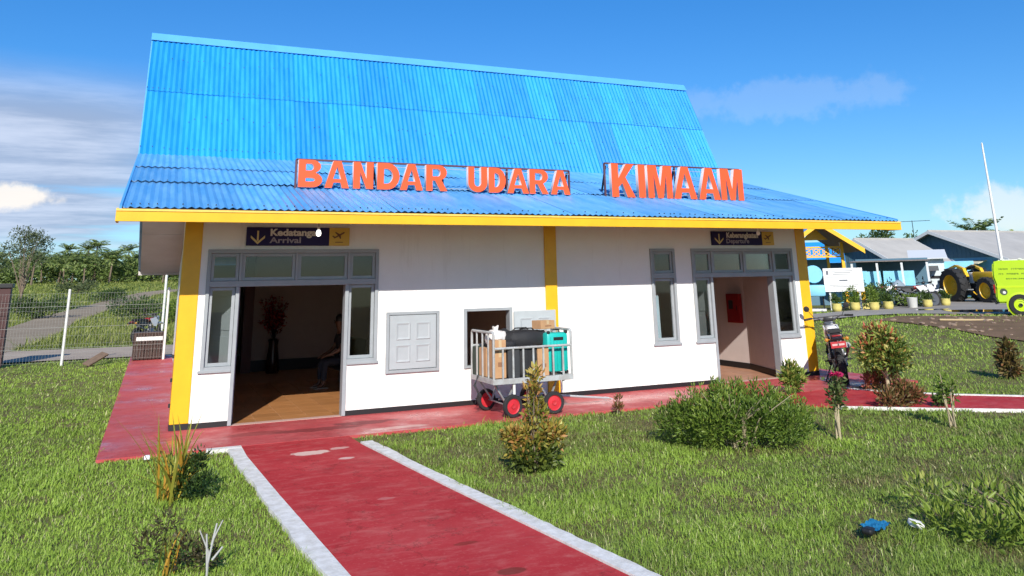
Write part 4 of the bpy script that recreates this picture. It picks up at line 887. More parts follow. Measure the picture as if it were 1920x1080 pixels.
    MB().box(.52, 1.0, -.10, .10, .80, .95, bev=.05).build('tank', tank or M_plast, t, 50)
    for s_ in (-1, 1): MB().prism([(.62, .90), (.98, .95), (1.14, .80), (1.00, .60), (.86, .62)], .12*s_-.012, .12*s_+.012, 'xz').build('shroud', M_plast, t, 40); MB().prism([(-.05, .82), (.38, .82), (.42, .64), (.15, .66)], .12*s_-.012, .12*s_+.012, 'xz').build('side_panel', M_blackp, t, 40)
    f = MB()
    for s_ in (-1, 1): f.tube([(1.36, .09*s_, .335), (1.22, .09*s_, .62), (1.06, .09*s_, .99)], [.026, .026, .021], 8)
    f.box(1.05, 1.15, -.12, .12, .92, .95, bev=.01).build('fork', M_engine, t, 40)
    MB().prism([(1.62, .70), (1.45, .76), (1.20, .72), (1.05, .66), (1.05, .64), (1.20, .69), (1.45, .73), (1.62, .67)], -.055, .055, 'xz').build('front_fender', M_plast, t, 40)
    MB().box(1.14, 1.24, -.09, .09, .80, 1.0, bev=.03).build('headlamp_cowl', M_plast, t, 40); MB().lathe([(.02, 0), (.06, .01), (.065, -.02)], (1.245, 0, .90), (1, 0, 0), 14).build('headlight', M_glass, t)
    h = MB().tube([(.90, -.40, 1.09), (.98, -.22, 1.10), (1.06, -.07, 1.02), (1.06, .07, 1.02), (.98, .22, 1.10), (.90, .40, 1.09)], .013, 8).tube([(1.0, -.19, 1.10), (1.0, .19, 1.10)], .011, 6)
    hb = h.build('handlebar', M_engine, t, 40)
    for s_ in (-1, 1):
        MB().tube([(.87, .44*s_, 1.088), (.94, .30*s_, 1.10)], .02, 8).build('grip', M_rubber, t, 40); MB().tube([(.97, .27*s_, 1.10), (1.0, .40*s_, 1.085)], .007, 5).build('lever', M_blackp, t)
        MB().tube([(.95, .25*s_, 1.10), (.93, .34*s_, 1.25)], .006, 5).lathe([(.01, -.01), (.05, -.006), (.055, .006), (.01, .01)], (.92, .36*s_, 1.28), (1, 0, .1), 12).build('mirror', M_blackp, t, 40)
    MB().box(.98, 1.06, -.09, .09, 1.02, 1.10, bev=.02).build('instrument_cluster', M_blackp, t, 40)
    MB().tube([(.42, .12, .36), (.36, .30, .03)], .012, 6).build('side_stand', M_dark, t)
    for s_ in (-1, 1): MB().tube([(.50, .12*s_, .36), (.50, .24*s_, .36)], .013, 6).build('footrest', M_dark, t)
    return t
motorcycle('white and black trail motorcycle with red number plate parked by the right pillar', (12.02, -1.38, 0), rad(48), rad(-6)).scale = (1.1,)*3
motorcycle('motorcycle with white fender standing beyond the wire fence, behind the slatted crate', (-.80, 21.0, float(H(0, 21))), rad(55), rad(-5), False, None, .5, M_redbox)

# ================================================================== FENCE, GATE AND THINGS ON THE LEFT
M_post = mat('white_post_paint', (.66, .66, .63), .6, var=.06)
M_wire = mat('galvanised_wire', (.26, .265, .25), .5, metal=.4)
fn = thing('wire_fence', 'welded wire mesh fence with white posts between lawn and concrete road', 'fence', (-2.0, 13.3, 0))
def fpost(x): MB().tube([(x+2.0, 0, -.05), (x+2.0, 0, 2.08)], .036, 10).build('post', M_post, fn, 40)
for x in (-2.61, .05, -5.3, -8.0): fpost(x)
for x0, x1 in ((-7.96, -5.34), (-5.26, -2.65), (-2.57, .01)):
    q = MB(); n = int((x1-x0)/.075)
    for i in range(n+1): x = x0+(x1-x0)*i/n+2; q.bar((x, -.04, .06), (x, -.04, 1.98), .0038)
    for k in range(9): z = .08+k*.235; q.bar((x0+2, -.047, z), (x1+2, -.047, z), .0035)
    for z in (.45, 1.02, 1.60): q.bar((x0+2, -.065, z), (x1+2, -.065, z), .008)
    stuff(q.build('wire_mesh', M_wire, fn))
gt = thing('gate_pillar', 'dark maroon gate pillar with black cap behind the fence at the left edge', 'gate pillar', (-4.45, 13.75, 0))
M_maroon = mat('maroon_gate_paint', (.17, .022, .02), .6, var=.15, vscale=4)
MB().box(-.75, .32, -.15, .15, .0, 2.15, bev=.01).build('pillar', mat('dark_gate_paint', (.055, .016, .015), .6, var=.2, vscale=3), gt); MB().box(-.80, .36, -.20, .20, 2.15, 2.27, bev=.01).build('cap', M_black, gt); MB().box(-.75, .05, -.162, -.15, 1.2, 2.1, bev=.004).build('red_panel', M_maroon, gt)
cr = thing('slatted_crate', 'dark brown slatted crate with a white board, on the red walkway by the fence', 'crate', (-.38, 13.62, 0), rad(2))
M_brown = mat('dark_brown_wood', (.045, .022, .016), .7, var=.25, vscale=6)
MB().box(-.42, .42, -.28, .28, .04, .10).box(-.42, .42, -.28, .28, .72, .78, bev=.01).build('frame', M_brown, cr)
sm_ = MB().box(-.045, .045, -.012, .012, .02, .76, bev=.004).mesh('slat', M_brown)
for i in range(8):
    for yy in (-.285, .285): link('slat', sm_, cr, (-.38+i*.1086, yy, 0))
MB().box(-.36, .36, -.312, -.298, .55, .66, bev=.004).build('white_board', M_post, cr)
pk = MB().box(-.42, .42, -.11, .11, -.02, .03, bev=.006).build('wood_plank', M_wood, None, loc=(-1.72, 12.75, .14)); pk.rotation_euler = (rad(18), rad(-16), rad(58)); tag(pk, 'weathered grey plank lying tilted in the grass at the foot of the fence', 'plank')
st = tag(MB().tube([(0, 0, 0), (0, 0, 3.1)], .06, 10).lathe([(.065, 3.1), (.07, 3.12), (.02, 3.15)], n=10).build('white_pole', M_post, None, 40, loc=(.15, 30.0, float(H(0, 30)))), 'thin white pole standing in the field behind the left eave', 'pole')

# ================================================================== FOLIAGE BUILDERS
G_dark = leaf_mat('dark_leaves', [(0, (.028, .055, .016)), (.5, (.06, .11, .024)), (1, (.14, .20, .045))])
G_bush = leaf_mat('bush_leaves', [(0, (.055, .10, .016)), (.5, (.13, .21, .03)), (.85, (.24, .32, .05)), (1, (.42, .44, .12))], .35)
G_yel = leaf_mat('golden_shrub_leaves', [(0, (.045, .07, .02)), (.35, (.14, .18, .028)), (.65, (.36, .28, .05)), (.85, (.42, .19, .06)), (1, (.50, .50, .14))], .3)
G_crot = leaf_mat('croton_leaves', [(0, (.035, .07, .014)), (.38, (.10, .17, .025)), (.58, (.30, .34, .07)), (.70, (.44, .36, .10)), (.78, (.46, .12, .06)), (1, (.44, .05, .05))], .25)
G_red = leaf_mat('red_croton_leaves', [(0, (.06, .06, .018)), (.4, (.17, .12, .04)), (.7, (.36, .10, .07)), (1, (.40, .30, .12))], .25)
G_grassy = leaf_mat('dry_blade', [(0, (.09, .13, .02)), (.5, (.38, .36, .05)), (1, (.55, .28, .04))], .35)
G_pale = leaf_mat('pale_tree_leaves', [(0, (.05, .07, .03)), (.5, (.11, .14, .06)), (1, (.22, .24, .13))], .3)
G_far = leaf_mat('far_tree_leaves', [(0, (.055, .09, .025)), (.5, (.14, .20, .05)), (1, (.28, .32, .10))], .2)
M_bark = mat('bark', (.16, .12, .085), .9, var=.25, vscale=8, bump=.5)
M_stem = mat('pale_stem', (.38, .32, .20), .8, var=.2, vscale=10)
def unit(n): d = RNG.normal(size=(n, 3)); return d/np.linalg.norm(d, axis=1, keepdims=True)
def crown(n, centres, radii, ln, wd, tint=(0, 1), up=.5, shell=.55, tintz=0.):
    """leaves spread through several overlapping clumps"""
    centres = np.array(centres, float); radii = np.array(radii, float)
    if radii.ndim == 1: radii = np.repeat(radii[:, None], 3, 1)
    vol = radii.prod(1)**.67; k = RNG.choice(len(centres), n, p=vol/vol.sum()); d = unit(n)
    r = (shell+(1-shell)*RNG.random(n)**.7)[:, None]*(1+.22*np.sin(d[:, :1]*7+k[:, None])*np.cos(d[:, 1:2]*6+2*k[:, None]))
    p = centres[k]+d*r*radii[k]; dirs = d+unit(n)*.8+np.array([0, 0, up])
    cl = RNG.random(len(centres))[k]*.35
    t = tint[0]+(tint[1]-tint[0])*np.clip(RNG.random(n)*.65+cl+tintz*(p[:, 2]-centres[k][:, 2])/radii[k][:, 2], 0, 1)
    keep = p[:, 2] > .005
    return leaf_arrays(p[keep], dirs[keep], RNG.uniform(.7, 1.2, keep.sum())*ln, wd*RNG.uniform(.8, 1.2, keep.sum()), t[keep])
def plant(name, label, cat, loc, arr, m, stems=None, sm=None, group=None, rz=0., crown_name='crown', stem_name='stem'):
    t = thing(name, label, cat, (loc[0], loc[1], float(H(loc[0], loc[1]))-.04), rz, group); link(crown_name, np_mesh(crown_name, arr[0], arr[1], arr[2], m), t)
    if stems: stems.build(stem_name, sm or M_bark, t, 60)
    return t
def cat_arr(*a): 
    vs, fs, ts, k = [], [], [], 0
    for v, f, t in a: vs.append(v); fs.append(f+k); ts.append(t); k += len(v)
    return np.concatenate(vs), np.concatenate(fs), np.concatenate(ts)
def stems_fan(n, h, r, rad0=.012, base=.08):
    q = MB()
    for i in range(n):
        a = random.uniform(0, 6.28); k = random.uniform(.4, 1)
        q.tube([(base*math.cos(a), base*math.sin(a), 0), (r*.45*k*math.cos(a), r*.45*k*math.sin(a), h*.5), (r*k*math.cos(a+.2), r*k*math.sin(a+.2), h*random.uniform(.75, 1))], [rad0, rad0*.8, rad0*.35], 6)
    return q
# --- garden plants in front of the building
ex, ey = np.array([.912, -.41]), np.array([.41, .912])      # across / away from the viewer
def P2(u, w, z): p = ex*u+ey*w; return (p[0], p[1], z)
cs = [P2(-.55, 0, .34), P2(-.1, .1, .38), P2(.35, 0, .36), P2(.72, .1, .30), P2(-.75, .2, .28), P2(.1, -.3, .36), P2(-.35, -.25, .34), P2(.5, -.3, .30), P2(0, .45, .4)]
arr = crown(9500, cs, [(.36, .34, .30), (.40, .36, .32), (.38, .36, .29), (.30, .3, .26), (.27, .3, .24), (.36, .3, .30), (.32, .3, .28), (.3, .3, .25), (.4, .36, .34)], .062, .022, (.05, .95), .9, .45)
sprigs = crown(900, [P2(random.uniform(-.8, .8), random.uniform(-.2, .3), random.uniform(.5, .72)) for _ in range(16)], [(.07, .07, .14)]*16, .065, .018, (.4, 1), 1.4, .1)
plant('bush', 'wide rounded green bush on the lawn in front of the right half of the building', 'bush', (6.60, -4.80), cat_arr(arr, sprigs), G_bush, stems_fan(26, .72, .85, .012, .16), M_stem)
cs = [(0, 0, .16), (.14, .05, .14), (-.13, .02, .15), (0, .02, .38), (.20, 0, .40), (-.24, .05, .38), (.02, 0, .62), (0, .02, .82), (.02, 0, 1.0)]
arr = cat_arr(crown(260, [(-.26, .05, .42), (.27, 0, .36), (-.20, 0, .24)], [.13, .12, .14], .085, .034, (.1, 1), .6, .1), crown(800, cs[:3], [.20, .17, .17], .085, .036, (0, .45), .4, .3), crown(1000, cs[3:], [(.18, .18, .17), (.14, .13, .12), (.14, .13, .12), (.13, .13, .16), (.10, .10, .14), (.07, .07, .14)], .08, .032, (.2, 1), .7, .2, .2))
plant('shrub', 'tall pointed golden green shrub on the lawn in front of the baggage cart', 'shrub', (3.74, -4.78), arr, G_yel, stems_fan(9, 1.0, .14, .011, .04))
cs = [(0, 0, .82), (.28, .0, .80), (-.28, .05, .78), (.1, .2, .98), (-.12, -.1, 1.02), (.36, 0, .58), (-.36, 0, .60), (0, -.2, .62), (.1, .1, .50)]
plant('croton_shrub', 'round topped red and yellow croton on a short trunk beside the side path', 'shrub', (11.75, -2.62), crown(2300, cs, [.26, .25, .25, .22, .2, .19, .18, .24, .2], .105, .040, (0, .92), .5, .35, .16), G_crot, MB().tube([(0, 0, 0), (.02, .02, .35), (0, 0, .75)], [.035, .03, .02], 8).tube([(.01, .01, .3), (.25, 0, .6)], [.02, .01], 6).tube([(.01, .01, .3), (-.25, .05, .6)], [.02, .01], 6), M_stem)
plant('croton_shrub', 'small yellow green croton growing at the foot of the right doorway', 'shrub', (10.35, -1.78), crown(700, [(0, 0, .22), (.1, 0, .32), (-.1, 0, .30), (0, .03, .44)], [.16, .13, .13, .12], .12, .04, (.05, .7), .8, .2), G_crot, stems_fan(5, .4, .12, .01, .03))
plant('croton_shrub', 'low red leaved croton between the motorcycle and the round croton', 'shrub', (11.95, -2.25), crown(560, [(0, 0, .18), (.22, 0, .22), (-.2, 0, .2), (.05, 0, .34)], [.16, .15, .15, .13], .10, .034, (.2, .95), .8, .2), G_red, stems_fan(6, .35, .2, .008, .05))
plant('croton_shrub', 'low reddish shrub at the near edge of the side path below the round croton', 'shrub', (10.75, -3.72), crown(900, [(0, 0, .16), (.25, 0, .20), (-.28, 0, .16), (.05, 0, .30), (.42, 0, .14)], [.17, .15, .15, .14, .1], .10, .034, (.05, .8), .8, .2), G_red, stems_fan(6, .3, .25, .008, .06))
plant('croton_shrub', 'tall narrow dark red croton on the lawn at the right edge', 'shrub', (15.45, -2.35), crown(420, [(0, 0, .18), (0, .02, .38), (.02, 0, .58)], [(.2, .2, .13), (.19, .19, .13), (.13, .13, .14)], .15, .055, (.05, .75), .5, .1), G_red, stems_fan(3, .6, .05, .012, .02))
def sapling(label, loc, h, n, tiltd, flower=None, nst=4, m=G_bush, sp=.10):
    q = MB(); tips = []
    for i in range(nst):
        a = random.uniform(0, 6.28); b = .03; tx, ty = random.gauss(0, sp)+tiltd[0]*h, random.gauss(0, sp)+tiltd[1]*h; hh = h*random.uniform(.55, 1)
        q.tube([(b*math.cos(a), b*math.sin(a), 0), (tx*.6, ty*.6, hh*.5), (tx, ty, hh)], [.013, .011, .005], 6); tips.append((tx, ty, hh))
    cs = [tuple(np.array(t_)*k) for t_ in tips for k in (.72, .88, 1.0)]
    t = plant('young_plant', label, 'plant', loc, crown(n, cs, [.085]*len(cs), .07, .032, (0, .9), .3, .1), m, q, M_stem)
    if flower:
        top = max(tips, key=lambda p: p[2]); P_ = np.zeros((46, 3)); rr = np.linspace(.0, .03, 46); an = np.arange(46)*2.4
        D_ = np.stack([np.cos(an)*np.linspace(.3, 1.1, 46), np.sin(an)*np.linspace(.3, 1.1, 46), np.linspace(1, .3, 46)], 1); P_ = np.stack([np.cos(an)*rr, np.sin(an)*rr, np.zeros(46)], 1)
        v, f, tt = leaf_arrays(P_, D_, np.linspace(.05, .085, 46), .055, RNG.random(46), .35)
        o = link('flower', np_mesh('flower', v, f, tt, leaf_mat('pink_petals', [(0, (.62, .015, .12)), (1, (.75, .06, .22))], .3)), t, (top[0]-.02, top[1], top[2]+.02))
    return t
sapling('leggy rose plant with a bright pink flower on bare stems near the motorcycle', (8.02, -5.05), .84, 420, (.02, .05), True, 5, leaf_mat('rose_leaves', [(0, (.05, .08, .02)), (.6, (.12, .17, .05)), (1, (.34, .12, .10))]), .09)
sapling('thin sapling with pale bare stems on the lawn before the side path', (9.95, -5.25), .82, 190, (0, .02), None, 5, G_bush, .05)
plant('weed', 'small weed with upright reddish tips at the walkway edge right of the tow bar', 'plant', (6.55, -1.95), crown(130, [(0, 0, .12), (.02, 0, .24)], [.08, .05], .07, .02, (.2, .8), 1.2, .1), G_red, stems_fan(3, .25, .04, .005, .02), M_stem)
plant('weed', 'small dark weed beside the near kerb of the side path', 'plant', (11.2, -4.05), crown(200, [(0, 0, .1), (.1, 0, .14)], [.1, .08], .08, .03, (0, .5), 1., .1), G_dark, stems_fan(4, .18, .08, .005, .02))
plant('weed', 'pale green tuft growing over the near kerb at the right of the side path', 'plant', (12.45, -5.2), crown(170, [(0, 0, .12), (.03, 0, .24)], [.09, .07], .12, .018, (.5, 1), 1.4, .1), G_bush, stems_fan(3, .2, .05, .005, .02))
# low leafy bush in the near right corner
cs = [P2(random.uniform(-.8, 1.2), random.uniform(-.4, .6), random.uniform(.06, .24)) for _ in range(30)]
plant('bush', 'low spreading yellow green bush in the near right corner of the lawn', 'bush', (6.42, -8.72), crown(2500, cs, [(.20, .20, .15)]*30, .085, .026, (.45, 1), 1.1, .2, .2), G_bush, stems_fan(18, .32, .9, .007, .3))
# clump of long arching blades at the left corner of the walkway: every long blade is a part
def blade_mesh(h, reach, w, droop, seed):
    r = random.Random(seed); n = 9; vs = []
    for i in range(n):
        u = i/(n-1); x = reach*(u**1.5); z = h*(u-droop*u*u*u); ww = w*(1-u)**.7*(.6+.8*min(1, u*3))/1.2
        vs += [(x, -ww/2, z), (x, 0, z-ww*.25), (x, ww/2, z)]
    fs = []
    for i in range(n-1): fs += [(3*i, 3*i+1, 3*i+4, 3*i+3), (3*i+1, 3*i+2, 3*i+5, 3*i+4)]
    return MB().add(vs, fs)
def tint_mesh(me, t_):
    a = me.attributes.new('tint', 'FLOAT', 'FACE'); a.data.foreach_set('value', np.full(len(me.polygons), t_, np.float32)); return me
bl = thing('blade_plant', 'clump of long yellow and orange blades on the lawn by the left corner pillar', 'plant', (-.03, -4.15, -.04))
for i in range(52):
    o = link('leaf', tint_mesh(blade_mesh(random.uniform(.35, .95), random.uniform(.08, .55), random.uniform(.022, .04), random.uniform(.0, .35), i).mesh('leaf', G_grassy, 60, fixn=False), random.choice([.1, .25, .45, .6, .95])), bl, (random.gauss(0, .06), random.gauss(0, .06), 0)); o.rotation_euler = (0, random.uniform(-.1, .15), random.uniform(0, 6.28))
o = link('leaf', tint_mesh(blade_mesh(1.12, .34, .022, .0, 99).mesh('leaf', G_grassy, 60, fixn=False), 1.0), bl); o.rotation_euler.z = rad(190)
v, f, t_ = crown(700, [(.12, 0, .22), (.2, .1, .28), (.24, .05, .38), (.12, -.06, .1), (.3, 0, .14)], [.15, .13, .09, .14, .12], .06, .022, (0, .6), .7, .2)
link('leaves', np_mesh('leaves', v, f, t_, G_dark), bl)
b2 = thing('blade_plant', 'dry low plant with orange stems in the near left foreground', 'plant', (-.13, -6.42, -.04))
for i in range(14):
    o = link('leaf', tint_mesh(blade_mesh(random.uniform(.2, .46), random.uniform(.02, .2), random.uniform(.016, .028), random.uniform(0, .3), 200+i).mesh('leaf', G_grassy, 60, fixn=False), random.choice([.15, .5, .9, 1.])), b2, (random.gauss(0, .05), random.gauss(0, .05), 0)); o.rotation_euler = (0, 0, random.uniform(0, 6.28))
v, f, t_ = crown(420, [(.0, 0, .38), (.15, .05, .12), (.28, 0, .1), (-.1, .05, .2)], [.10, .14, .12, .12], .05, .02, (0, .5), .6, .2); link('leaves', np_mesh('leaves', v, f, t_, leaf_mat('withered_leaves', [(0, (.05, .04, .022)), (.6, (.12, .11, .04)), (1, (.34, .28, .14))])), b2)
q = MB(); 
for pts in ([(0, 0, 0), (.0, .0, .18), (-.07, .0, .33)], [(.0, 0, .1), (.03, 0, .26), (.09, .01, .38)], [(.02, 0, .22), (.05, .02, .36)], [(0, 0, .05), (-.02, 0, .3)], [(.03, 0, .12), (.10, 0, .2)]): q.tube(pts, [.009, .007, .004][:len(pts)], 6)
tag(q.build('white_twig', mat('bleached_wood', (.36, .36, .34), .8), None, 50, loc=(.16, -6.6, -.04)), 'bleached white forked twig sticking out of the near left lawn', 'twig')
# litter
lt = thing('litter', 'crumpled blue plastic wrapper lying in the near right grass', 'litter', (5.22, -8.16, .0), rad(20))
M_blue = mat('blue_plastic_film', (.012, .12, .25), .3, var=.25, vscale=14)
b = bmesh.new(); bmesh.ops.create_grid(b, x_segments=14, y_segments=9, size=.5)
for v in b.verts: x, y = v.co.x, v.co.y; v.co = Vector((x*.26, y*.17, .05+.016*math.sin(9*x+2)*math.cos(7*y+1)+.010*math.sin(19*x+11*y)))
MB().bm(b).build('film', M_blue, lt); MB().box(-.19, -.09, -.05, .04, .01, .06, bev=.02).build('dark_scrap', M_black, lt)
pp = MB().box(-.06, .06, -.035, .035, 0, .05, bev=.014).build('paper_cup', mat('white_paper', (.7, .7, .7), .7), None, 40, loc=(5.56, -8.26, .015)); pp.rotation_euler = (.2, .3, rad(-20)); tag(pp, 'crushed white paper cup in the grass right of the blue wrapper', 'litter')
pb_ = MB().box(-.035, .035, -.03, .03, 0, .05, bev=.012).build('paper_scrap', bpy.data.materials['white_paper'], None, 40, loc=(-.28, -2.02, 0)); tag(pb_, 'white scrap of paper at the edge of the red walkway behind the blade plant', 'litter')

# ================================================================== FAR FIELD ON THE LEFT
def palm_parts(h, nf, fl, seed):
    r = random.Random(seed); q = MB(); bend = r.uniform(-.35, .35)
    q.tube([(0, 0, 0), (bend*.3, 0, h*.35), (bend, 0, h)], [.16, .12, .10], 7)
    P_, D_, Ln = [], [], []; st_ = MB()
    for i in range(nf):
        a = 2*math.pi*i/nf+r.uniform(-.2, .2); e = r.uniform(.0, 1.45); pts = []
        for k in range(7):
            u = k/6; x = fl*u*math.cos(e*(1-u*.3)); z = fl*u*math.sin(e)-fl*.42*u*u*r.uniform(.8, 1.2); pts.append(Vector((bend+x*math.cos(a), x*math.sin(a), h+z)))
        st_.tube(pts, [.03, .028, .024, .02, .016, .012, .006], 4, caps=False)
        for k in range(1, 13):
            u = k/12; f_ = u*6; j = min(5, int(f_)); p = pts[j].lerp(pts[j+1], f_-j); d = (pts[j+1]-pts[j]).normalized(); s_ = d.cross(Vector((0, 0, 1))).normalized()
            for sg in (-1, 1): P_.append(p); D_.append(d*.7+s_*sg*.9-Vector((0, 0, .35))); Ln.append(fl*.26*(1-.6*abs(u-.4)))
    v, f, t = leaf_arrays(np.array(P_), np.array(D_), np.array(Ln), fl*.06, RNG.uniform(.1, .9, len(P_)), .1)
    return q, np_mesh('fronds', v, f, t, G_far), st_
def palm(proto, label, loc, rz, sc, group=None):
    t = thing('palm_tree', label, 'palm tree', loc, rz, group); t.scale = (sc,)*3
    link('trunk', proto[0], t); link('fronds', proto[1], t); link('frond_stalks', proto[2], t); return t
protos = []
for sd, h, nf, fl in ((1, 4.8, 19, 2.3), (2, 3.4, 17, 2.7), (3, 5.6, 19, 2.1)):
    q, fm, st_ = palm_parts(h, nf, fl, sd); protos.append((q.mesh('trunk', M_bark, 50), fm, st_.mesh('frond_stalks', mat('frond_stalk', (.10, .13, .03), .6))))
rp = random.Random(5)
for i in range(95):
    y = rp.uniform(138, 186); x = -.375+(y+13.5)*math.tan(rad(rp.uniform(-15, 5))) if i < 80 else -.375+(y+13.5)*math.tan(rad(rp.uniform(-24, -14)))
    palm(protos[rp.choice([0, 1, 1, 2])], 'distant coconut palm standing among others in the tree line beyond the field', (x, y, float(H(x, y))-.2), rp.uniform(0, 6.28), rp.uniform(.9, 1.25), 'palms in the distant tree line')
# the wood behind and between them reads as one mass
vs, fs, ts, k = [], [], [], 0
for i in range(230):
    y = rp.uniform(146, 195); x = -.375+(y+13.5)*math.tan(rad(rp.uniform(-30, 14))); g = float(H(x, y)); s_ = rp.uniform(1.5, 3.0)
    v, f, t_ = crown(330, [(x, y, g+s_*.55), (x+s_*.6, y, g+s_*.9), (x-s_*.4, y+s_*.3, g+s_*1.15)], [(s_*.95, s_*.8, s_*.7), (s_*.7, s_*.6, s_*.55), (s_*.6, s_*.6, s_*.5)], .62, .34, (rp.uniform(0, .3), rp.uniform(.5, 1)), .3, .5)
    vs.append(v); fs.append(f+k); ts.append(t_); k += len(v)
wood = stuff(link('distant_wood', np_mesh('distant_wood', np.concatenate(vs), np.concatenate(fs), np.concatenate(ts), G_far)))
def tree(label, loc, h, cs, rs, n, ln, wd, m, tr=.09, tint=(0, 1), nl=6):
    q = MB().tube([(0, 0, 0), (.03*h, 0, h*.3), (0, .02*h, h*.62)], [tr, tr*.75, tr*.4], 8)
    for c_ in cs[:nl]: q.tube([(0.02*h, 0, h*.22), (c_[0]*.5, c_[1]*.5, c_[2]*.7), c_], [tr*.45, tr*.3, tr*.1], 5)
    t = thing('tree', label, 'tree', (loc[0], loc[1], float(H(*loc))-.05)); q.build('trunk', M_bark, t, 60); v, f, tt = crown(n, cs, rs, ln, wd, tint, .3, .25); link('crown', np_mesh('crown', v, f, tt, m), t); return t
cs = [(rp.uniform(-1.5, 1.6), rp.uniform(-1.3, 1.3), rp.uniform(2.6, 6.0)) for _ in range(16)]
tree('open crowned pale green tree beyond the fence at the left edge', (-9.7, 58), 6.2, cs, [rp.uniform(.5, .85) for _ in cs], 2600, .20, .075, G_pale, .12, nl=12)
def fbush(label, loc, w, h, n, ln, tint=(0, .6), m=None):
    cs = [(rp.uniform(-w, w)*.5, rp.uniform(-w, w)*.35, rp.uniform(.25, .75)*h) for _ in range(9)]
    plant('bush', label, 'bush', loc, crown(n, cs, [(w*.30, w*.28, h*.36)]*9, ln, ln*.45, tint, .5, .35), m or G_dark, stems_fan(6, h*.6, w*.3, .03, .1))
fbush('dark green bush in the field beyond the fence, left of the dirt track', (-7.6, 50), 2.7, 1.5, 1500, .2)
fbush('broad dark bush in the field right of the dirt track', (-.9, 42.5), 3.0, 1.45, 1700, .19)
fbush('yellowish bush behind the slatted crate beside the pillar', (.9, 38), 2.2, 1.4, 1000, .17, (.2, .9), G_bush)
fbush('low bush in the field above the bend of the dirt track', (-4.6, 76), 2.6, 1.2, 800, .25)
fbush('pale shrub in the field before the tree line at left', (-9.0, 98), 3.2, 1.5, 800, .3, (.1, .8), G_pale)
# far lattice mast
mt = thing('lattice_mast', 'faint tall lattice mast rising far beyond the palm trees', 'mast', (-2.4, 300, 3.2))
M_mast = mat('pale_mast_steel', (.50, .52, .55), .6)
for k in range(3): a = 2.094*k; MB().bar((1.1*math.cos(a), 1.1*math.sin(a), 0), (.22*math.cos(a), .22*math.sin(a), 27), .13).build('leg', M_mast, mt)
q = MB()
for i in range(16):
    z0, z1 = 27*i/16, 27*(i+1)/16; r0, r1 = 1.1-.88*i/16, 1.1-.88*(i+1)/16
    for k in range(3): a, b_ = 2.094*k, 2.094*(k+1); q.bar((r0*math.cos(a), r0*math.sin(a), z0), (r1*math.cos(b_), r1*math.sin(b_), z1), .06)
q.build('bracing', M_mast, mt); MB().tube([(0, 0, 27), (0, 0, 32)], .05, 6).build('antenna', M_mast, mt)

# ================================================================== RIGHT BACKGROUND
M_roofg = mat('grey_metal_roof', (.44, .42, .38), .65, col2=(.35, .335, .305), vscale=.8, bump=.1)
M_teal_w = mat('dark_teal_boarding', (.075, .16, .22), .65, var=.1, vscale=2)
M_bluew = mat('blue_house_wall', (.15, .42, .62), .6, var=.06)
M_trimw = mat('pale_house_trim', (.60, .62, .62), .6)
M_lblue = mat('light_blue_board', (.22, .55, .72), .55, var=.1, vscale=2)
def house(name, label, x, y, z, w, ln, wh, rh, wall, gable, ov=.45, group=None, boards=True):
    """gable end faces -X at x, ridge runs along +X"""
    t = thing(name, label, 'house', (x, y, z)); h2 = w/2; sl_ = (rh-wh)/h2
    q = MB(); q.prism([(-h2, -.3), (h2, -.3), (h2, wh), (-h2, wh)], 0, ln, 'yz'); q.build('wall', wall, t)
    MB().prism([(-h2-.02, wh), (h2+.02, wh), (0, rh-.02)], -.02, ln+.02, 'yz').build('gable', gable, t)
    if boards:
        bmh = MB()
        for i in range(int(w/.3)):
            yy = -h2+.15+i*.3; top = wh+(h2-abs(yy))*sl_-.12
            if top > wh+.1: bmh.box(-.035, -.02, yy-.012, yy+.012, wh, top)
        stuff(bmh.build('gable_battens', gable, t))
    for s_ in (-1, 1):
        e = (s_*(h2+ov), wh-ov*sl_); p = [(e[0], e[1]), (0, rh), (0, rh+.07), (e[0], e[1]+.07)]
        MB().prism(p, -ov, ln+ov, 'yz').build('roof', M_roofg, t)
        for xx in (-ov-.04, ln+ov): MB().prism([(e[0], e[1]-.12), (0, rh-.12), (0, rh+.085), (e[0], e[1]+.085)], xx, xx+.04, 'yz').build('barge_board', M_trimw, t)
    q = MB().tube([(-ov, 0, rh+.07), (ln+ov, 0, rh+.07)], .07, 6); q.build('ridge_cap', M_roofg, t)
    return t
def hwin(t, x, y, z, w, h, face='x', panes=2):
    """window with frame and panes; face 'x' looks to -X, 'y' to -Y"""
    def bx(a0, a1, d0, d1, z0, z1): return (d0, d1, a0, a1, z0, z1) if face == 'x' else (a0, a1, d0, d1, z0, z1)
    c0 = y if face == 'x' else x; d = x if face == 'x' else y; q = MB()
    q.box(*bx(c0-w/2, c0+w/2, d-.05, d, z, z+.07)).box(*bx(c0-w/2, c0+w/2, d-.05, d, z+h-.07, z+h)).box(*bx(c0-w/2, c0-w/2+.07, d-.05, d, z+.07, z+h-.07)).box(*bx(c0+w/2-.07, c0+w/2, d-.05, d, z+.07, z+h-.07))
    for i in range(1, panes): a = c0-w/2+w*i/panes; q.box(*bx(a-.03, a+.03, d-.049, d, z+.07, z+h-.07))
    f = q.build('window', M_trimw, t)
    for i in range(panes): a0, a1 = c0-w/2+w*i/panes+.04, c0-w/2+w*(i+1)/panes-.04; MB().box(*bx(a0, a1, d-.02, d-.004, z+.06, z+h-.06)).build('pane', M_pane, f)
M_pane = mat('dark_window_pane', (.02, .025, .03), .08, spec=.6)
hA = house('house', 'small house with plain grey roof and dark blue gable, behind the stall boards', 39.9, 23.4, .5, 5.0, 4.3, 2.3, 3.65, M_teal_w, M_teal_w)
hwin(hA, .3+1.5, -2.5, .9, 1.1, 1.0, 'y')
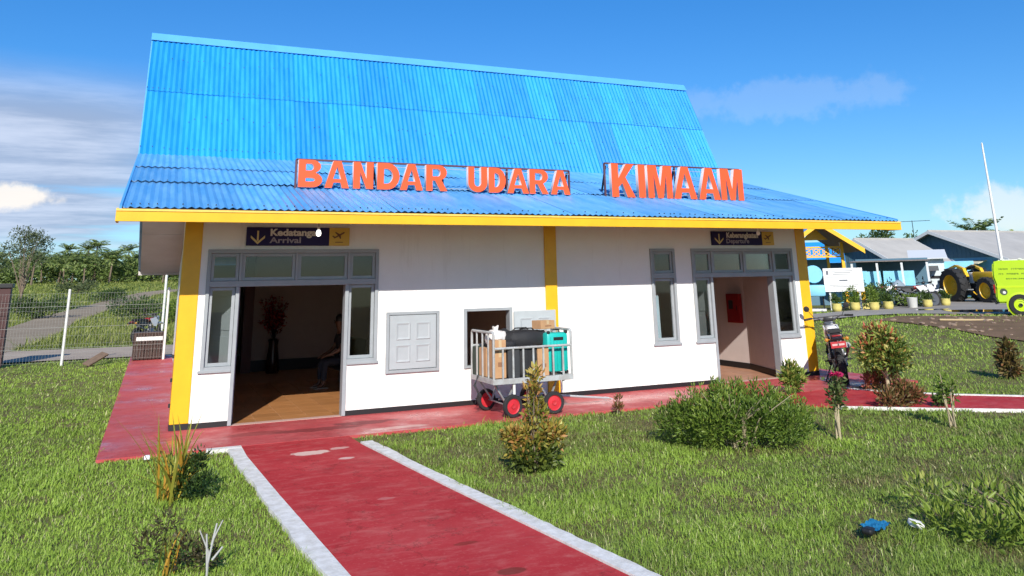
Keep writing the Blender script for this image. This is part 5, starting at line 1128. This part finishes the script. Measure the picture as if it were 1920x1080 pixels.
hB = house('house', 'large blue house with broad grey roof and dark boarded gable, behind the yellow tractor', 46.9, 23.5, .5, 9.2, 13.5, 2.45, 4.2, M_bluew, M_teal_w, .6)
hwin(hB, 0, -2.1, .9, 1.4, 1.1, 'x'); hwin(hB, 1.4, -4.6, .55, 1.7, 1.7, 'y', 3); hwin(hB, 4.6, -4.6, .9, 1.4, 1.2, 'y')
MB().prism([(-.9, 2.05), (.0, 2.25), (.0, 2.29), (-.9, 2.09)], -3.4, -.3, 'xz').build('awning', mat('cream_awning', (.60, .56, .40), .7), hB)
# porch with its own small gable on the right of the large house
q = MB().prism([(-1.7, 2.3), (1.7, 2.3), (0, 3.35)], -6.0, -5.95, 'xz'); q.xf(Matrix.Translation((5.4, 0, 0))); q.build('porch_gable', M_teal_w, hB)
for s_ in (-1, 1):
    MB().prism([(5.4+s_*2.0, 2.1), (5.4, 3.45), (5.4, 3.52), (5.4+s_*2.0, 2.17)], -6.4, -2.6, 'xz').build('porch_roof', M_roofg, hB)
    MB().prism([(5.4+s_*2.04, 2.0), (5.4, 3.37), (5.4, 3.56), (5.4+s_*2.04, 2.19)], -6.46, -6.40, 'xz').build('barge_board', M_trimw, hB)
    MB().box(5.4+s_*1.6-.06, 5.4+s_*1.6+.06, -6.1, -5.98, -.2, 2.28).build('porch_post', M_trimw, hB)
MB().box(3.9, 6.9, -6.2, -4.62, 2.24, 2.30).build('porch_ceiling', M_trimw, hB)
an = thing('tv_antenna', 'thin television antenna above the roof of the large blue house', 'antenna', (48.5, 26.4, 4.2))
MB().tube([(0, 0, 0), (0, 0, 1.5)], .025, 6).tube([(-.6, .8, 1.45), (.7, -.9, 1.45)], .018, 5).build('mast', M_dark, an); q = MB()
for k in range(6): u = -.5+k*.2; q.tube([(u*1.1-.3, -u*1.3-.25, 1.45), (u*1.1+.3, -u*1.3+.25, 1.45)], .012, 4)
q.build('elements', M_dark, an)
palm((protos[1][0], protos[1][1], protos[1][2]), 'palm crown showing above the ridge of the large blue house', (66, 34, 1.5), 1.0, 1.05)
cs = [(rp.uniform(-2.6, 2.6), rp.uniform(-1.5, 1.5), rp.uniform(3.6, 5.1)) for _ in range(10)]
tree('dark tree top showing between the two grey roofs', (56, 36), 5.0, cs, [rp.uniform(.5, .9) for _ in cs], 1300, .26, .12, G_dark, .14)
tree('dark tree showing above the right end of the large blue house roof', (74, 30), 5.4, [(c_[0]*.7, c_[1], c_[2]+.3) for c_ in cs], [.6]*len(cs), 900, .26, .12, G_dark, .14)
# yellow gazebo
gz = thing('gazebo', 'open yellow gazebo with steep gable, lattice band and yellow posts', 'gazebo', (29.0, 16.1, .55), rad(-32)); gz.scale = (1.21,)*3
gw, ge, gr, gd = 1.28, 2.35, 3.25, 2.4
M_under = mat('brown_roof_lining', (.22, .13, .09), .8)
for s_ in (-1, 1):
    MB().prism([(s_*(gw+.28), ge-.19), (0, gr), (0, gr+.04), (s_*(gw+.28), ge-.15)], -.9, gd+.3, 'xz').build('roof', M_roofL, gz)
    MB().prism([(s_*(gw+.26), ge-.22), (0, gr-.03), (0, gr-.005), (s_*(gw+.26), ge-.195)], -.88, gd+.28, 'xz').build('roof_lining', M_under, gz)
    MB().prism([(s_*(gw+.32), ge-.32), (0, gr-.12), (0, gr+.07), (s_*(gw+.32), ge-.13)], -.96, -.90, 'xz').build('barge_board', M_yellow, gz)
    for yy in (0, gd): MB().box(s_*(gw-.30)-.06, s_*(gw-.30)+.06, yy-.06, yy+.06, -.1, 2.52, bev=.01).build('post', M_yellow, gz)
MB().prism([(-.5, 2.62), (.5, 2.62), (0, 3.10)], .0, .05, 'xz').build('gable_panel', M_yellow, gz)
q = MB().box(-.92, .92, -.03, .03, 2.30, 2.36).box(-.92, .92, -.03, .03, 1.93, 1.99); q.build('rail', M_yellow, gz)
ring = MB()
for i in range(8): a, b_ = 2*math.pi*i/8, 2*math.pi*(i+1)/8; ring.bar((.13*math.cos(a), 0, .13*math.sin(a)), (.13*math.cos(b_), 0, .13*math.sin(b_)), .03)
ring.bar((-.2, .01, -.15), (.2, .01, .15), .03).bar((-.2, .015, .15), (.2, .015, -.15), .03); rm_ = ring.mesh('lattice', M_yellow)
for i in range(5): link('lattice', rm_, gz, (-.74+i*.37, 0, 2.145))
MB().box(-1.0, 1.0, gd-.05, gd, .0, 1.9).build('back_panel', M_teal_w, gz)
# blue roofed shed behind
sd_ = thing('shed', 'low shed with bright blue roof behind the yellow gazebo', 'shed', (33.6, 20.6, .55), rad(-45))
MB().box(-1.9, 1.4, 0, 2.2, -.2, 2.2).build('wall', M_teal_w, sd_); MB().prism([(-.6, 2.15), (1.2, 3.3), (1.2, 3.36), (-.6, 2.21)], -3.4, 1.35, 'yz').build('roof', mat('sky_blue_roof', (.02, .26, .66), .45, var=.06), sd_); MB().prism([(1.2, 3.3), (2.8, 2.2), (2.8, 2.26), (1.2, 3.36)], -3.4, 1.35, 'yz').build('rear_roof', bpy.data.materials['sky_blue_roof'], sd_)
for xx in (-1.7, .0, 1.2): MB().box(xx-.05, xx+.05, -.5, -.4, -.2, 2.15).build('post', M_yellow, sd_)
# white notice board
nb = thing('notice_board', 'large white notice board on posts in front of the gazebo', 'sign', (27.2, 12.9, .56), rad(-47))
MB().box(-.80, .80, -.03, .03, .78, 1.78, bev=.006).build('board', M_white, nb)
for xx in (-.6, .6): MB().box(xx-.04, xx+.04, .032, .10, -.1, 1.7).build('post', M_trimw, nb)
M_ink = mat('grey_ink', (.16, .17, .19), .7)
q = MB().box(-.68, -.58, -.034, -.03, 1.50, 1.68)
for (a, b_, z_) in ((-.42, .42, 1.66), (-.34, .34, 1.59), (-.40, .40, 1.52), (-.60, .60, 1.06), (-.46, .50, .99)): q.box(a, b_, -.034, -.03, z_-.012, z_+.012)
q.box(-.68, .68, -.034, -.03, 1.385, 1.40).box(-.17, .17, -.034, -.03, 1.22, 1.29); q.build('faint_print', M_ink, nb)
# stall with light blue boards under a lean-to
stl = thing('stall', 'lean-to stall with grey canopy on posts and light blue boards', 'stall', (34.2, 17.4, .55), rad(-53))
MB().prism([(-1.0, 2.12), (1.4, 2.2), (1.4, 2.23), (-1.0, 2.15)], -1.1, 2.6, 'yz').build('canopy', mat('dull_brown_sheet', (.20, .17, .145), .8, var=.2, vscale=2), stl)
for xx in (-1.0, .2, 1.35, 2.5): MB().box(xx-.05, xx+.05, -.95, -.85, -.2, 2.05).build('post', M_trimw, stl)
for i, (xx, w_, z0, h_, tl) in enumerate(((-1.35, .52, .30, 1.3, -4), (-.72, .60, .55, 1.15, 3), (-.05, .72, .5, 1.15, -2), (.62, .5, .6, 1.05, 2), (1.35, 1.0, .6, 1.05, 0))):
    o = MB().box(-w_/2, w_/2, -.02, .02, 0, h_, bev=.006).build('board', M_lblue, stl, loc=(xx, -.4, z0)); o.rotation_euler = (rad(-4), rad(tl), 0)
MB().box(-1.0, 2.5, 1.1, 1.2, -.2, 2.3).build('back_wall', M_teal_w, stl)
b = bmesh.new(); bmesh.ops.create_icosphere(b, subdivisions=3, radius=1)
for v in b.verts: k_ = 1+.12*math.sin(4*v.co.x+1)*math.cos(5*v.co.y); v.co = Vector((v.co.x*.85*k_, v.co.y*.5*k_, max(0, v.co.z)*1.15*k_))
tp = MB().bm(b).build('covered_heap', mat('grey_tarpaulin', (.24, .30, .34), .5, var=.15, vscale=4, bump=.4, bscale=6), None, 60, loc=(33.6, 15.6, .5)); tag(tp, 'heap under a grey blue tarpaulin in front of the stall boards', 'heap')
# white kiosk
ks = thing('kiosk', 'small white kiosk with two awnings and light blue base, left of the tractor', 'kiosk', (37.8, 17.6, .55), rad(-50))
MB().box(-1.25, 1.2, 0, 1.8, -.2, 2.3).build('wall', mat('kiosk_white', (.60, .68, .70), .6), ks); MB().prism([(-.55, 1.62), (0, 1.85), (0, 1.89), (-.55, 1.66)], -1.5, .9, 'yz').build('awning', mat('dark_awning', (.10, .10, .10), .7), ks)
MB().prism([(-.35, 2.25), (1.9, 2.75), (1.9, 2.79), (-.35, 2.29)], -.5, 1.4, 'yz').build('roof', M_trimw, ks); MB().box(-.25, .30, -.03, 0, .35, 1.05).build('opening', M_pane, ks); MB().box(-1.25, 1.2, -.03, -.001, 1.22, 1.36).build('shelf', M_dark, ks); MB().box(1.21, 2.6, .1, .16, .3, 2.1).build('side_panel', M_lblue, ks)
MB().box(-1.5, -1.42, -.5, -.42, -.2, 1.9).build('post', M_trimw, ks)
# small blue and yellow boards under the notice board
t = thing('display_stand', 'light blue box stand below the white notice board', 'stand', (27.6, 13.75, .55), rad(-47)); MB().box(-.30, .30, -.2, .2, .12, .85, bev=.02).build('box', M_lblue, t); MB().box(-.25, .25, -.15, .15, 0, .12).build('base', M_dark, t)
t = thing('display_stand', 'yellow box planter stand right of the light blue stand', 'stand', (28.2, 13.05, .55), rad(-47)); MB().box(-.24, .24, -.2, .2, .42, .95, bev=.02).build('box', M_yellow, t); MB().box(-.5, .5, -.26, .26, .0, .28, bev=.03).build('base', mat('pale_yellow_paint', (.62, .52, .16), .6), t); MB().box(-.2, .2, -.16, .16, .28, .42).build('neck', M_brown, t)
t = thing('garden_seat', 'round backed light blue seat beside the gazebo, left of the notice board', 'seat', (25.9, 13.3, .55), rad(-45)); MB().lathe([(.02, -.03), (.36, -.03), (.38, 0), (.36, .03), (.02, .03)], (0, 0, 1.55), (0, 1, 0), 20).build('backrest', M_lblue, t, 40); MB().box(-.42, .42, -.3, .3, .62, 1.10, bev=.08).build('seat', M_lblue, t, 40); MB().box(-.38, .38, -.26, .26, 0, .10).build('base', M_post, t)
for xx in (-.3, .3): MB().tube([(xx, 0, .1), (xx, 0, .65)], .03, 6).build('support', M_dark, t)
# pots with plants along the road
M_pot = mat('pale_yellow_pot', (.58, .50, .15), .6, var=.15, vscale=6)
pm = MB().lathe([(.12, 0), (.17, .03), (.205, .16), (.19, .28), (.205, .31), (.18, .33), (.15, .32), (.14, .27)], n=16).mesh('pot', M_pot, 50)
POTS = [((25.4, 11.7), 'leftmost yellow pot by the road, near the yellow corner pillar'), ((26.8, 12.05), 'yellow pot with bushy green plant right of the yellow planter stand'), ((27.35, 11.55), 'yellow pot with yellow green leaves, second after the planter stand'), ((28.4, 11.75), 'yellow pot by the road below the light blue boards'), ((31.1, 12.0), 'yellow pot by the road just right of the white bucket'), ((32.9, 12.5), 'rightmost yellow pot, near the rear wheel of the tractor')]
for i, (p, lb) in enumerate(POTS):
    t = thing('potted_plant', lb, 'potted plant', (p[0], p[1], float(H(*p))-.02), 0, 'potted plants along the road'); link('pot', pm, t); h_ = .55 if i not in (1, 2) else .85
    v, f, tt = crown(260, [(0, 0, .42), (.08, 0, h_*.75), (-.08, .05, h_)], [.18, .17, .15], .12, .045, (.1, .9), .8, .1); link('foliage', np_mesh('foliage', v, f, tt, G_bush if i in (1, 2) else G_dark), t)
wb = tag(MB().lathe([(.16, 0), (.18, .02), (.22, .46), (.23, .47), (.205, .47), (.17, .06)], n=18).build('bucket', M_post, None, 50, loc=(30.1, 11.95, .56)), 'white bucket standing among the potted plants by the road', 'bucket')
BUSHES = [((27.6, 12.9), 1.3, .9, 'leafy bush behind the yellow pots, below the left blue boards'), ((29.2, 13.3), 1.6, 1.05, 'dark bush behind the pots in front of the stall'), ((30.6, 13.9), 1.5, 1.1, 'dark spreading bush in front of the tarpaulin heap'), ((31.3, 13.0), 1.2, .55, 'low bush behind the white bucket')]
for p, w_, h_, lb in BUSHES: fbush(lb, p, w_, h_, 600, .13, (0, .7), G_dark if 'dark' in lb else G_bush)
MB_ = motorcycle('red black motorcycle parked left of the tractor, in front of the kiosk', (31.2, 13.35, .56), rad(-30), rad(-6), False, 'motorcycles parked in front of the kiosk', .3, M_redbox)
for p, rz, lb in (((32.5, 13.9, .56), -20, 'motorcycle parked nearest the rear wheel of the tractor'), ((30.3, 14.4, .56), -40, 'motorcycle parked beside the tarpaulin heap')):
    c_ = copy_tree(MB_); c_.location = p; c_.rotation_euler = (rad(-6), 0, rad(rz)); c_['label'] = lb
# yellow tractor
tr = thing('tractor', 'yellow farm tractor with yellow rims parked behind the green van', 'tractor', (38.3, 15.3, .55), math.atan2(-2.0, -.55))
M_ty = mat('tractor_yellow', (.72, .43, .015), .4, var=.05)
def twheel(x, y, r, w):
    o = link('wheel', MB().lathe([(r*.62, -w/2), (r*.93, -w/2), (r, -w*.3), (r, w*.3), (r*.93, w/2), (r*.62, w/2)], (0, 0, 0), (0, 1, 0), 30, ring=True).mesh('tyre', M_rubber, 40), tr, (x, y, r)); q = MB()
    for i in range(18):
        a = 2*math.pi*i/18
        for sg in (-1, 1): a2 = a+(.1 if sg > 0 else 0); q.bar((math.cos(a2)*r, sg*.02, math.sin(a2)*r), (math.cos(a2+.16)*r*.99, sg*w*.48, math.sin(a2+.16)*r*.99), .06, .06)
    q.build('lug', M_rubber, o)
    MB().lathe([(.02, -w*.12), (r*.2, -w*.16), (r*.25, -w*.05), (r*.55, -w*.1), (r*.63, -w*.46), (r*.65, -w*.46), (r*.65, w*.46), (r*.55, w*.1), (r*.2, w*.2), (.02, w*.2)], (0, 0, 0), (0, 1, 0), 26).build('rim', M_ty, o, 40)
for s_ in (-1, 1): twheel(0, s_*.78, .86, .46); twheel(2.25, s_*.70, .62, .36)
MB().box(.9, 2.75, -.36, .36, 1.05, 1.52, bev=.06).build('bonnet', M_ty, tr, 40); MB().box(2.72, 2.80, -.30, .30, .70, 1.46, bev=.03).build('grille', M_dark, tr); MB().box(.5, 2.7, -.24, .24, .62, 1.04, bev=.03).build('engine_block', M_dark, tr)
MB().box(2.81, 3.05, -.35, .35, .50, .95, bev=.04).build('front_weight', M_dark, tr); MB().box(2.6, 2.72, -.40, .40, .98, 1.12, bev=.02).build('headlamp_bar', M_trimw, tr)
for s_ in (-1, 1):
    MB().prism([(-.85, 1.35), (-.6, 1.72), (.0, 1.90), (.55, 1.72), (.75, 1.3), (.68, 1.26), (.5, 1.62), (0, 1.80), (-.55, 1.64), (-.78, 1.32)], s_*.55-.02 if s_ < 0 else .40, s_*.40 if s_ < 0 else .57, 'xz').build('fender', M_ty, tr, 40)
    MB().box(.5, 1.0, s_*.62-.15, s_*.62+.15, .62, .68).build('step', M_steel, tr)
MB().box(-.30, .15, -.24, .24, 1.28, 1.40, bev=.04).box(-.36, -.26, -.24, .24, 1.40, 1.75, bev=.04).build('seat', M_black, tr, 40); MB().tube([(.75, 0, 1.3), (.48, 0, 1.72)], .025, 6).lathe([(.19, 0), (.21, .015), (.23, 0), (.21, -.015)], (.46, 0, 1.74), (-.5, 0, .85), 18).build('steering_wheel', M_dark, tr, 40)
MB().tube([(1.9, .18, 1.5), (1.9, .18, 2.05)], .035, 8).build('exhaust_pipe', M_dark, tr); MB().box(.55, .85, -.30, .30, .95, 1.5, bev=.05).build('dashboard', M_trimw, tr); MB().box(-.6, .6, -.35, .35, .55, 1.0, bev=.05).build('rear_axle', M_dark, tr)
# lime green van
van = thing('van', 'lime green panel van parked on the wet road at the right edge', 'van', (27.55, 5.35, .57), rad(-59))
M_lime = mat('lime_van_paint', (.42, .62, .012), .3, var=.03, coat=.4)
M_lime2 = mat('lime_van_band', (.52, .70, .02), .3, coat=.4)
HW = .80
body = [(-.64, .42), (-.68, .60), (-.63, 1.05), (-.68, 1.30), (-.67, 1.55), (-.63, 1.80), (-.52, 1.86), (1.75, 1.86), (2.25, 1.78), (2.95, 1.10), (3.30, .98), (3.35, .45)]
pr = []
b = bmesh.new(); n_ = len(body)
def ring_(y, k): return [b.verts.new((p[0], y, p[1] if p[1] < 1.7 or k == 1 else p[1])) for p in body]
r0, r1 = ring_(-HW, 1), ring_(HW, 1)
b.faces.new(r0); b.faces.new(r1[::-1])
for i in range(n_): b.faces.new((r0[i], r1[i], r1[(i+1) % n_], r0[(i+1) % n_]))
bmesh.ops.recalc_face_normals(b, faces=b.faces[:]); bmesh.ops.bevel(b, geom=b.edges[:], offset=.05, segments=3, affect='EDGES')
for v in b.verts:
    if v.co.z > 1.0: v.co.y *= 1-.07*(v.co.z-1.0)/.86
MB().bm(b).build('body', M_lime, van, 40)
for s_ in (-1, 1):
    MB().box(-.60, 1.2, s_*HW*1.0-.006, s_*HW+.006, .93, 1.0, bev=.004).build('side_band', M_lime2, van)
    for xx in (.03, 2.55):
        MB().lathe([(.40, -.008), (.43, 0), (.40, .012)], (xx, s_*HW, .36), (0, s_, 0), 30).build('wheel_arch', M_lime2, van, 40)
        MB().lathe([(.02, -.006), (.375, -.006), (.375, .006), (.02, .006)], (xx, s_*(HW+.004), .38), (0, s_, 0), 30).build('wheel_well', M_black, van)
        w_ = link('wheel', MB().lathe([(.20, -.09), (.34, -.09), (.36, -.05), (.36, .05), (.34, .09), (.20, .09)], (0, 0, 0), (0, 1, 0), 28, ring=True).mesh('tyre', M_rubber, 40), van, (xx, s_*(HW-.03), .36))
        MB().lathe([(.02, .05), (.06, .10), (.07, .05), (.12, .04), (.13, .07), (.19, .06), (.205, .092), (.21, .09), (.21, -.08), (.02, -.05)], (0, 0, 0), (0, s_, 0), 26).build('rim', M_lime2, w_, 40)
        MB().lathe([(.002, .10), (.055, .104), (.06, .095)], (0, 0, 0), (0, s_, 0), 16).build('hub', M_dark, w_)
    MB().prism([(1.35, 1.15), (2.15, 1.15), (2.05, 1.62), (1.40, 1.66)], s_*HW-.02, s_*HW+.005, 'xz').build('side_window', M_pane, van)
    MB().prism([(1.24, .5), (1.255, .5), (1.255, 1.75), (1.24, 1.75)], s_*HW-.01, s_*HW+.004, 'xz').build('door_seam', M_dark, van)
    MB().lathe([(.02, 0), (.075, .004), (.11, .006), (.115, 0)], (-.42, s_*(HW-.001), .80), (0, s_, 0), 22).build('badge', mat('dark_badge', (.06, .08, .05), .5), van); MB().lathe([(.02, .008), (.05, .0085)], (-.40, s_*(HW-.001), .78), (0, s_, 0), 12).build('badge_mark', M_post, van)
# rows of small dark lettering on the side that faces us, too small to read
q = MB(); rl = random.Random(3); M_vink = mat('dark_green_ink', (.06, .14, .01), .6)
for zz, segs, hh in ((1.565, [(-.46, -.16), (-.08, .36), (.46, .95)], .055), (1.40, [(-.48, -.32), (-.24, .10), (.20, .60), (.7, 1.0)], .055), (1.235, [(-.28, .28), (.36, .8)], .045)):
    for a, b_ in segs:
        x = a
        while x < b_-.02:
            w_ = rl.choice([.028, .036, .042]); yy = -HW*(1-.07*(zz-1)/.86)-.004; q.box(x, x+.010, yy, yy+.006, zz-hh/2, zz+hh/2)
            if rl.random() < .8: q.box(x+.0101, x+w_, yy+.001, yy+.006, zz+hh/2-.012, zz+hh/2)
            if rl.random() < .7: q.box(x+.0101, x+w_, yy+.0012, yy+.006, zz-.006, zz+.006)
            if rl.random() < .6: q.box(x+w_-.010, x+w_, yy+.0005, yy+.0055, zz-hh/2, zz+.02)
            x += w_+.014
q.build('side_lettering', M_vink, van)
MB().tube([(-.45, -.5, 1.87), (.9, -.5, 1.87)], .02, 6).tube([(-.45, .5, 1.87), (.9, .5, 1.87)], .02, 6).build('roof_rail', M_post, van)
for xx in (-.35, .2, .75): MB().box(xx-.03, xx+.03, -.55, .55, 1.88, 1.93).build('roof_bar', M_post, van)
MB().box(-.74, -.68, -.7, .7, .38, .52, bev=.02).build('rear_bumper', M_dark, van); MB().box(3.3, 3.42, -.78, .78, .38, .58, bev=.03).build('front_bumper', M_dark, van)
MB().prism([(2.32, 1.74), (2.93, 1.14), (2.945, 1.15), (2.34, 1.76)], -.68, .68, 'xz').build('windscreen', M_pane, van)
for s_ in (-1, 1): MB().box(3.28, 3.36, s_*.6-.12, s_*.6+.12, .66, .84, bev=.02).build('headlight', M_trimw, van); MB().box(-.705, -.66, s_*.72-.05, s_*.72+.05, .75, 1.05, bev=.01).build('tail_lamp', M_lampr, van)
fp = thing('flagpole', 'tall white bare flagpole rising behind the green van', 'flagpole', (42.9, 16.4, .5))
MB().tube([(0, 0, 0), (0, 0, 4.5), (0, 0, 8.75)], [.085, .07, .045], 10).build('pole', M_post, fp, 40); MB().lathe([(.02, 0), (.06, .03), (.02, .09)], (0, 0, 8.75), n=10).build('finial', M_post, fp); MB().box(-.3, .3, -.3, .3, -.1, .25).build('base', M_conc, fp)
pd = tag(MB().box(-.75, .75, -.06, .06, 0, .05, bev=.008).build('timber', mat('pale_timber', (.52, .40, .22), .8), None, loc=(23.6, 4.6, .55)), 'pale timber lying on the bare soil near the van', 'timber'); pd.rotation_euler.z = rad(-55)
rp2 = random.Random(8); stones = MB()
for i in range(240):
    x, y = rp2.uniform(18.5, 27), rp2.uniform(-3, 7.5)
    if not (y < 7.4 and x > 20.6+max(0, y)*.24+max(0, -y)*1.2): continue
    s_ = rp2.uniform(.03, .12); b = bmesh.new(); bmesh.ops.create_icosphere(b, subdivisions=1, radius=s_)
    for v in b.verts: v.co = Vector((v.co.x*rp2.uniform(.7, 1.4)+x, v.co.y*rp2.uniform(.7, 1.4)+y, v.co.z*.5+float(H(x, y))-.01))
    stones.bm(b)
stuff(stones.build('soil_clods', mat('soil_clod', (.24, .17, .12), .95, var=.35, vscale=20), None))

# ================================================================== GRASS
def inpoly(x, y, P):
    c = np.zeros(len(x), bool); j = len(P)-1
    for i in range(len(P)):
        xi, yi = P[i]; xj, yj = P[j]; c ^= ((yi > y) != (yj > y)) & (x < (xj-xi)*(y-yi)/(yj-yi+1e-12)+xi); j = i
    return c
def offset_poly(P, d):
    cx, cy = np.mean(P, 0); return P
WALKP = [(-.82, -1.68), (13.53, -1.68), (13.53, 15), (-.82, 15)]
SOILP = [(24.2, 7.7), (22.7, 7.3), (22.3, 5.6), (21.6, 3.6), (20.7, 1.9), (20.2, .3), (21.2, -1.8), (24.0, -3.8), (27.5, -5.5), (29.5, -1.0), (26.5, 4.2)]
KL = [(.86, -13.5), (.70, -1.72), (.96, -1.72), (1.2, -13.5)]
KW = [(.70, -1.72), (.71, -2.5), (.81, -4.6), (.95, -7.1), (1.25, -13.5), (3.65, -13.5), (3.05, -8.2), (2.70, -5.0), (2.44, -2.4), (2.42, -1.72)]
LROAD = [(-40, 15.0), (14, 15.0), (14, 19.7), (.4, 19.8), (-5.0, 20.2), (-40, 21.0)]
TRK = [(-8.2, 19.4), (-4.9, 19.4), (-4.5, 27), (-4.4, 32), (-4.7, 44), (-3.6, 58), (-1.9, 76), (.4, 92), (3.5, 100), (4.5, 106), (1.0, 104), (-2.2, 95), (-4.2, 82), (-6.0, 66), (-7.4, 52), (-7.6, 40), (-8.6, 30)]
def vnoise(x, y, s, seed):
    r = np.random.default_rng(seed); g = r.random((64, 64)); u, v = x/s, y/s; i, j = np.floor(u).astype(int), np.floor(v).astype(int); fu, fv = u-i, v-j; fu = fu*fu*(3-2*fu); fv = fv*fv*(3-2*fv)
    G_ = lambda a, b_: g[a % 64, b_ % 64]
    return (G_(i, j)*(1-fu)+G_(i+1, j)*fu)*(1-fv)+(G_(i, j+1)*(1-fu)+G_(i+1, j+1)*fu)*fv
def grass(name, n, r0, r1, amin, amax, m, hk=1., segs=2, wk=1., seed=1):
    g = np.random.default_rng(seed); r = r0*(r1/r0)**g.random(n); a = np.radians(g.uniform(amin, amax, n)); x = CAMP.x+r*np.sin(a); y = CAMP.y+r*np.cos(a)
    bare = vnoise(x, y, .9, 3)*.55+vnoise(x, y, .35, 4)*.45
    keep = ~(inpoly(x, y, WALKP) | inpoly(x, y, KW) | inpoly(x, y, SIDE) | inpoly(x, y, ROAD) | inpoly(x, y, LROAD) | inpoly(x, y, TRK))
    keep &= ~(inpoly(x, y, SOILP) & (g.random(n) < .93)); keep &= ~((x > 0) & (x < 12.7) & (y > -1) & (y < 14.5))
    right = (x > 2.4) & (y < -1.7)
    keep &= ~(right & (bare < .44) & (g.random(n) < .42)); keep &= ~(~right & (bare < .27) & (g.random(n) < .5))
    x, y, r, bare, right = x[keep], y[keep], r[keep], bare[keep], right[keep]; n = len(x); z = H(x, y)-.045
    tall = vnoise(x, y, .55, 7)**2
    h = (.02+.036*g.random(n)**1.5+.075*tall*g.random(n))*hk*np.where(right, 1.0, .85)*(1+np.clip(r-12, 0, 20)*.015)
    h = np.where(g.random(n) < .012, h*1.9, h)
    w = np.maximum(.0045, r*.00075)*wk*g.uniform(.8, 1.5, n); th = g.uniform(0, 2*np.pi, n); ln = h*g.uniform(.2, 1.6, n)
    dx, dy = np.cos(th), np.sin(th); px_, py_ = -dy, dx
    t = np.clip(.5*vnoise(x, y, 1.7, 9)+.28*g.random(n)+.22*vnoise(x, y, .4, 10)-np.where(right, .12*(bare < .52)+.06, -.05)+np.where((x > 12)&(y > -5), .14, 0), 0, 1)
    t = np.where(g.random(n) < .05, .97, t*.92)
    dead = (vnoise(x, y, .7, 21)*.6+vnoise(x, y, .25, 22)*.4 > np.where(right, .56, .68)) & (g.random(n) < .6); t = np.where(dead, g.uniform(0, .16, n), t); h = np.where(dead, h*.6, h); ln = np.where(dead, ln*1.3, ln)
    b0 = np.stack([x-px_*w/2, y-py_*w/2, z], 1); b1 = np.stack([x+px_*w/2, y+py_*w/2, z], 1); tip = np.stack([x+dx*ln, y+dy*ln, z+h], 1)
    if segs == 1:
        v = np.stack([b0, b1, tip], 1).reshape(-1, 3); f = np.arange(3*n).reshape(-1, 3); tt = t
    else:
        mx_, my_ = x+dx*ln*.33, y+dy*ln*.33; m0 = np.stack([mx_-px_*w*.42, my_-py_*w*.42, z+h*.62], 1); m1 = np.stack([mx_+px_*w*.42, my_+py_*w*.42, z+h*.62], 1)
        v = np.stack([b0, b1, m1, m0, tip], 1).reshape(-1, 3); k = np.arange(n)[:, None]*5
        f = np.concatenate([k+np.array([[0, 1, 2]]), k+np.array([[0, 2, 3]]), k+np.array([[3, 2, 4]])], 1).reshape(-1, 3); tt = np.repeat(t, 3)
    return stuff(link(name, np_mesh(name, v, f, tt, m)))
G_grass = leaf_mat('grass_blades', [(0, (.24, .17, .09)), (.22, (.20, .28, .055)), (.55, (.29, .43, .06)), (.85, (.41, .56, .09)), (1, (.60, .56, .30))], .35, .5)
grass('lawn_grass', 470000, 4.6, 17, -18, 66, G_grass, 1., 2, 1., 1)
grass('lawn_grass', 170000, 17, 36, -16, 64, G_grass, 1.1, 1, 1.15, 2)
G_field = leaf_mat('field_grass_blades', [(0, (.13, .15, .04)), (.5, (.22, .26, .05)), (1, (.36, .34, .12))], .3, .6)
grass('field_grass', 70000, 34, 190, -22, 8, G_field, 4.2, 1, 1.7, 3)
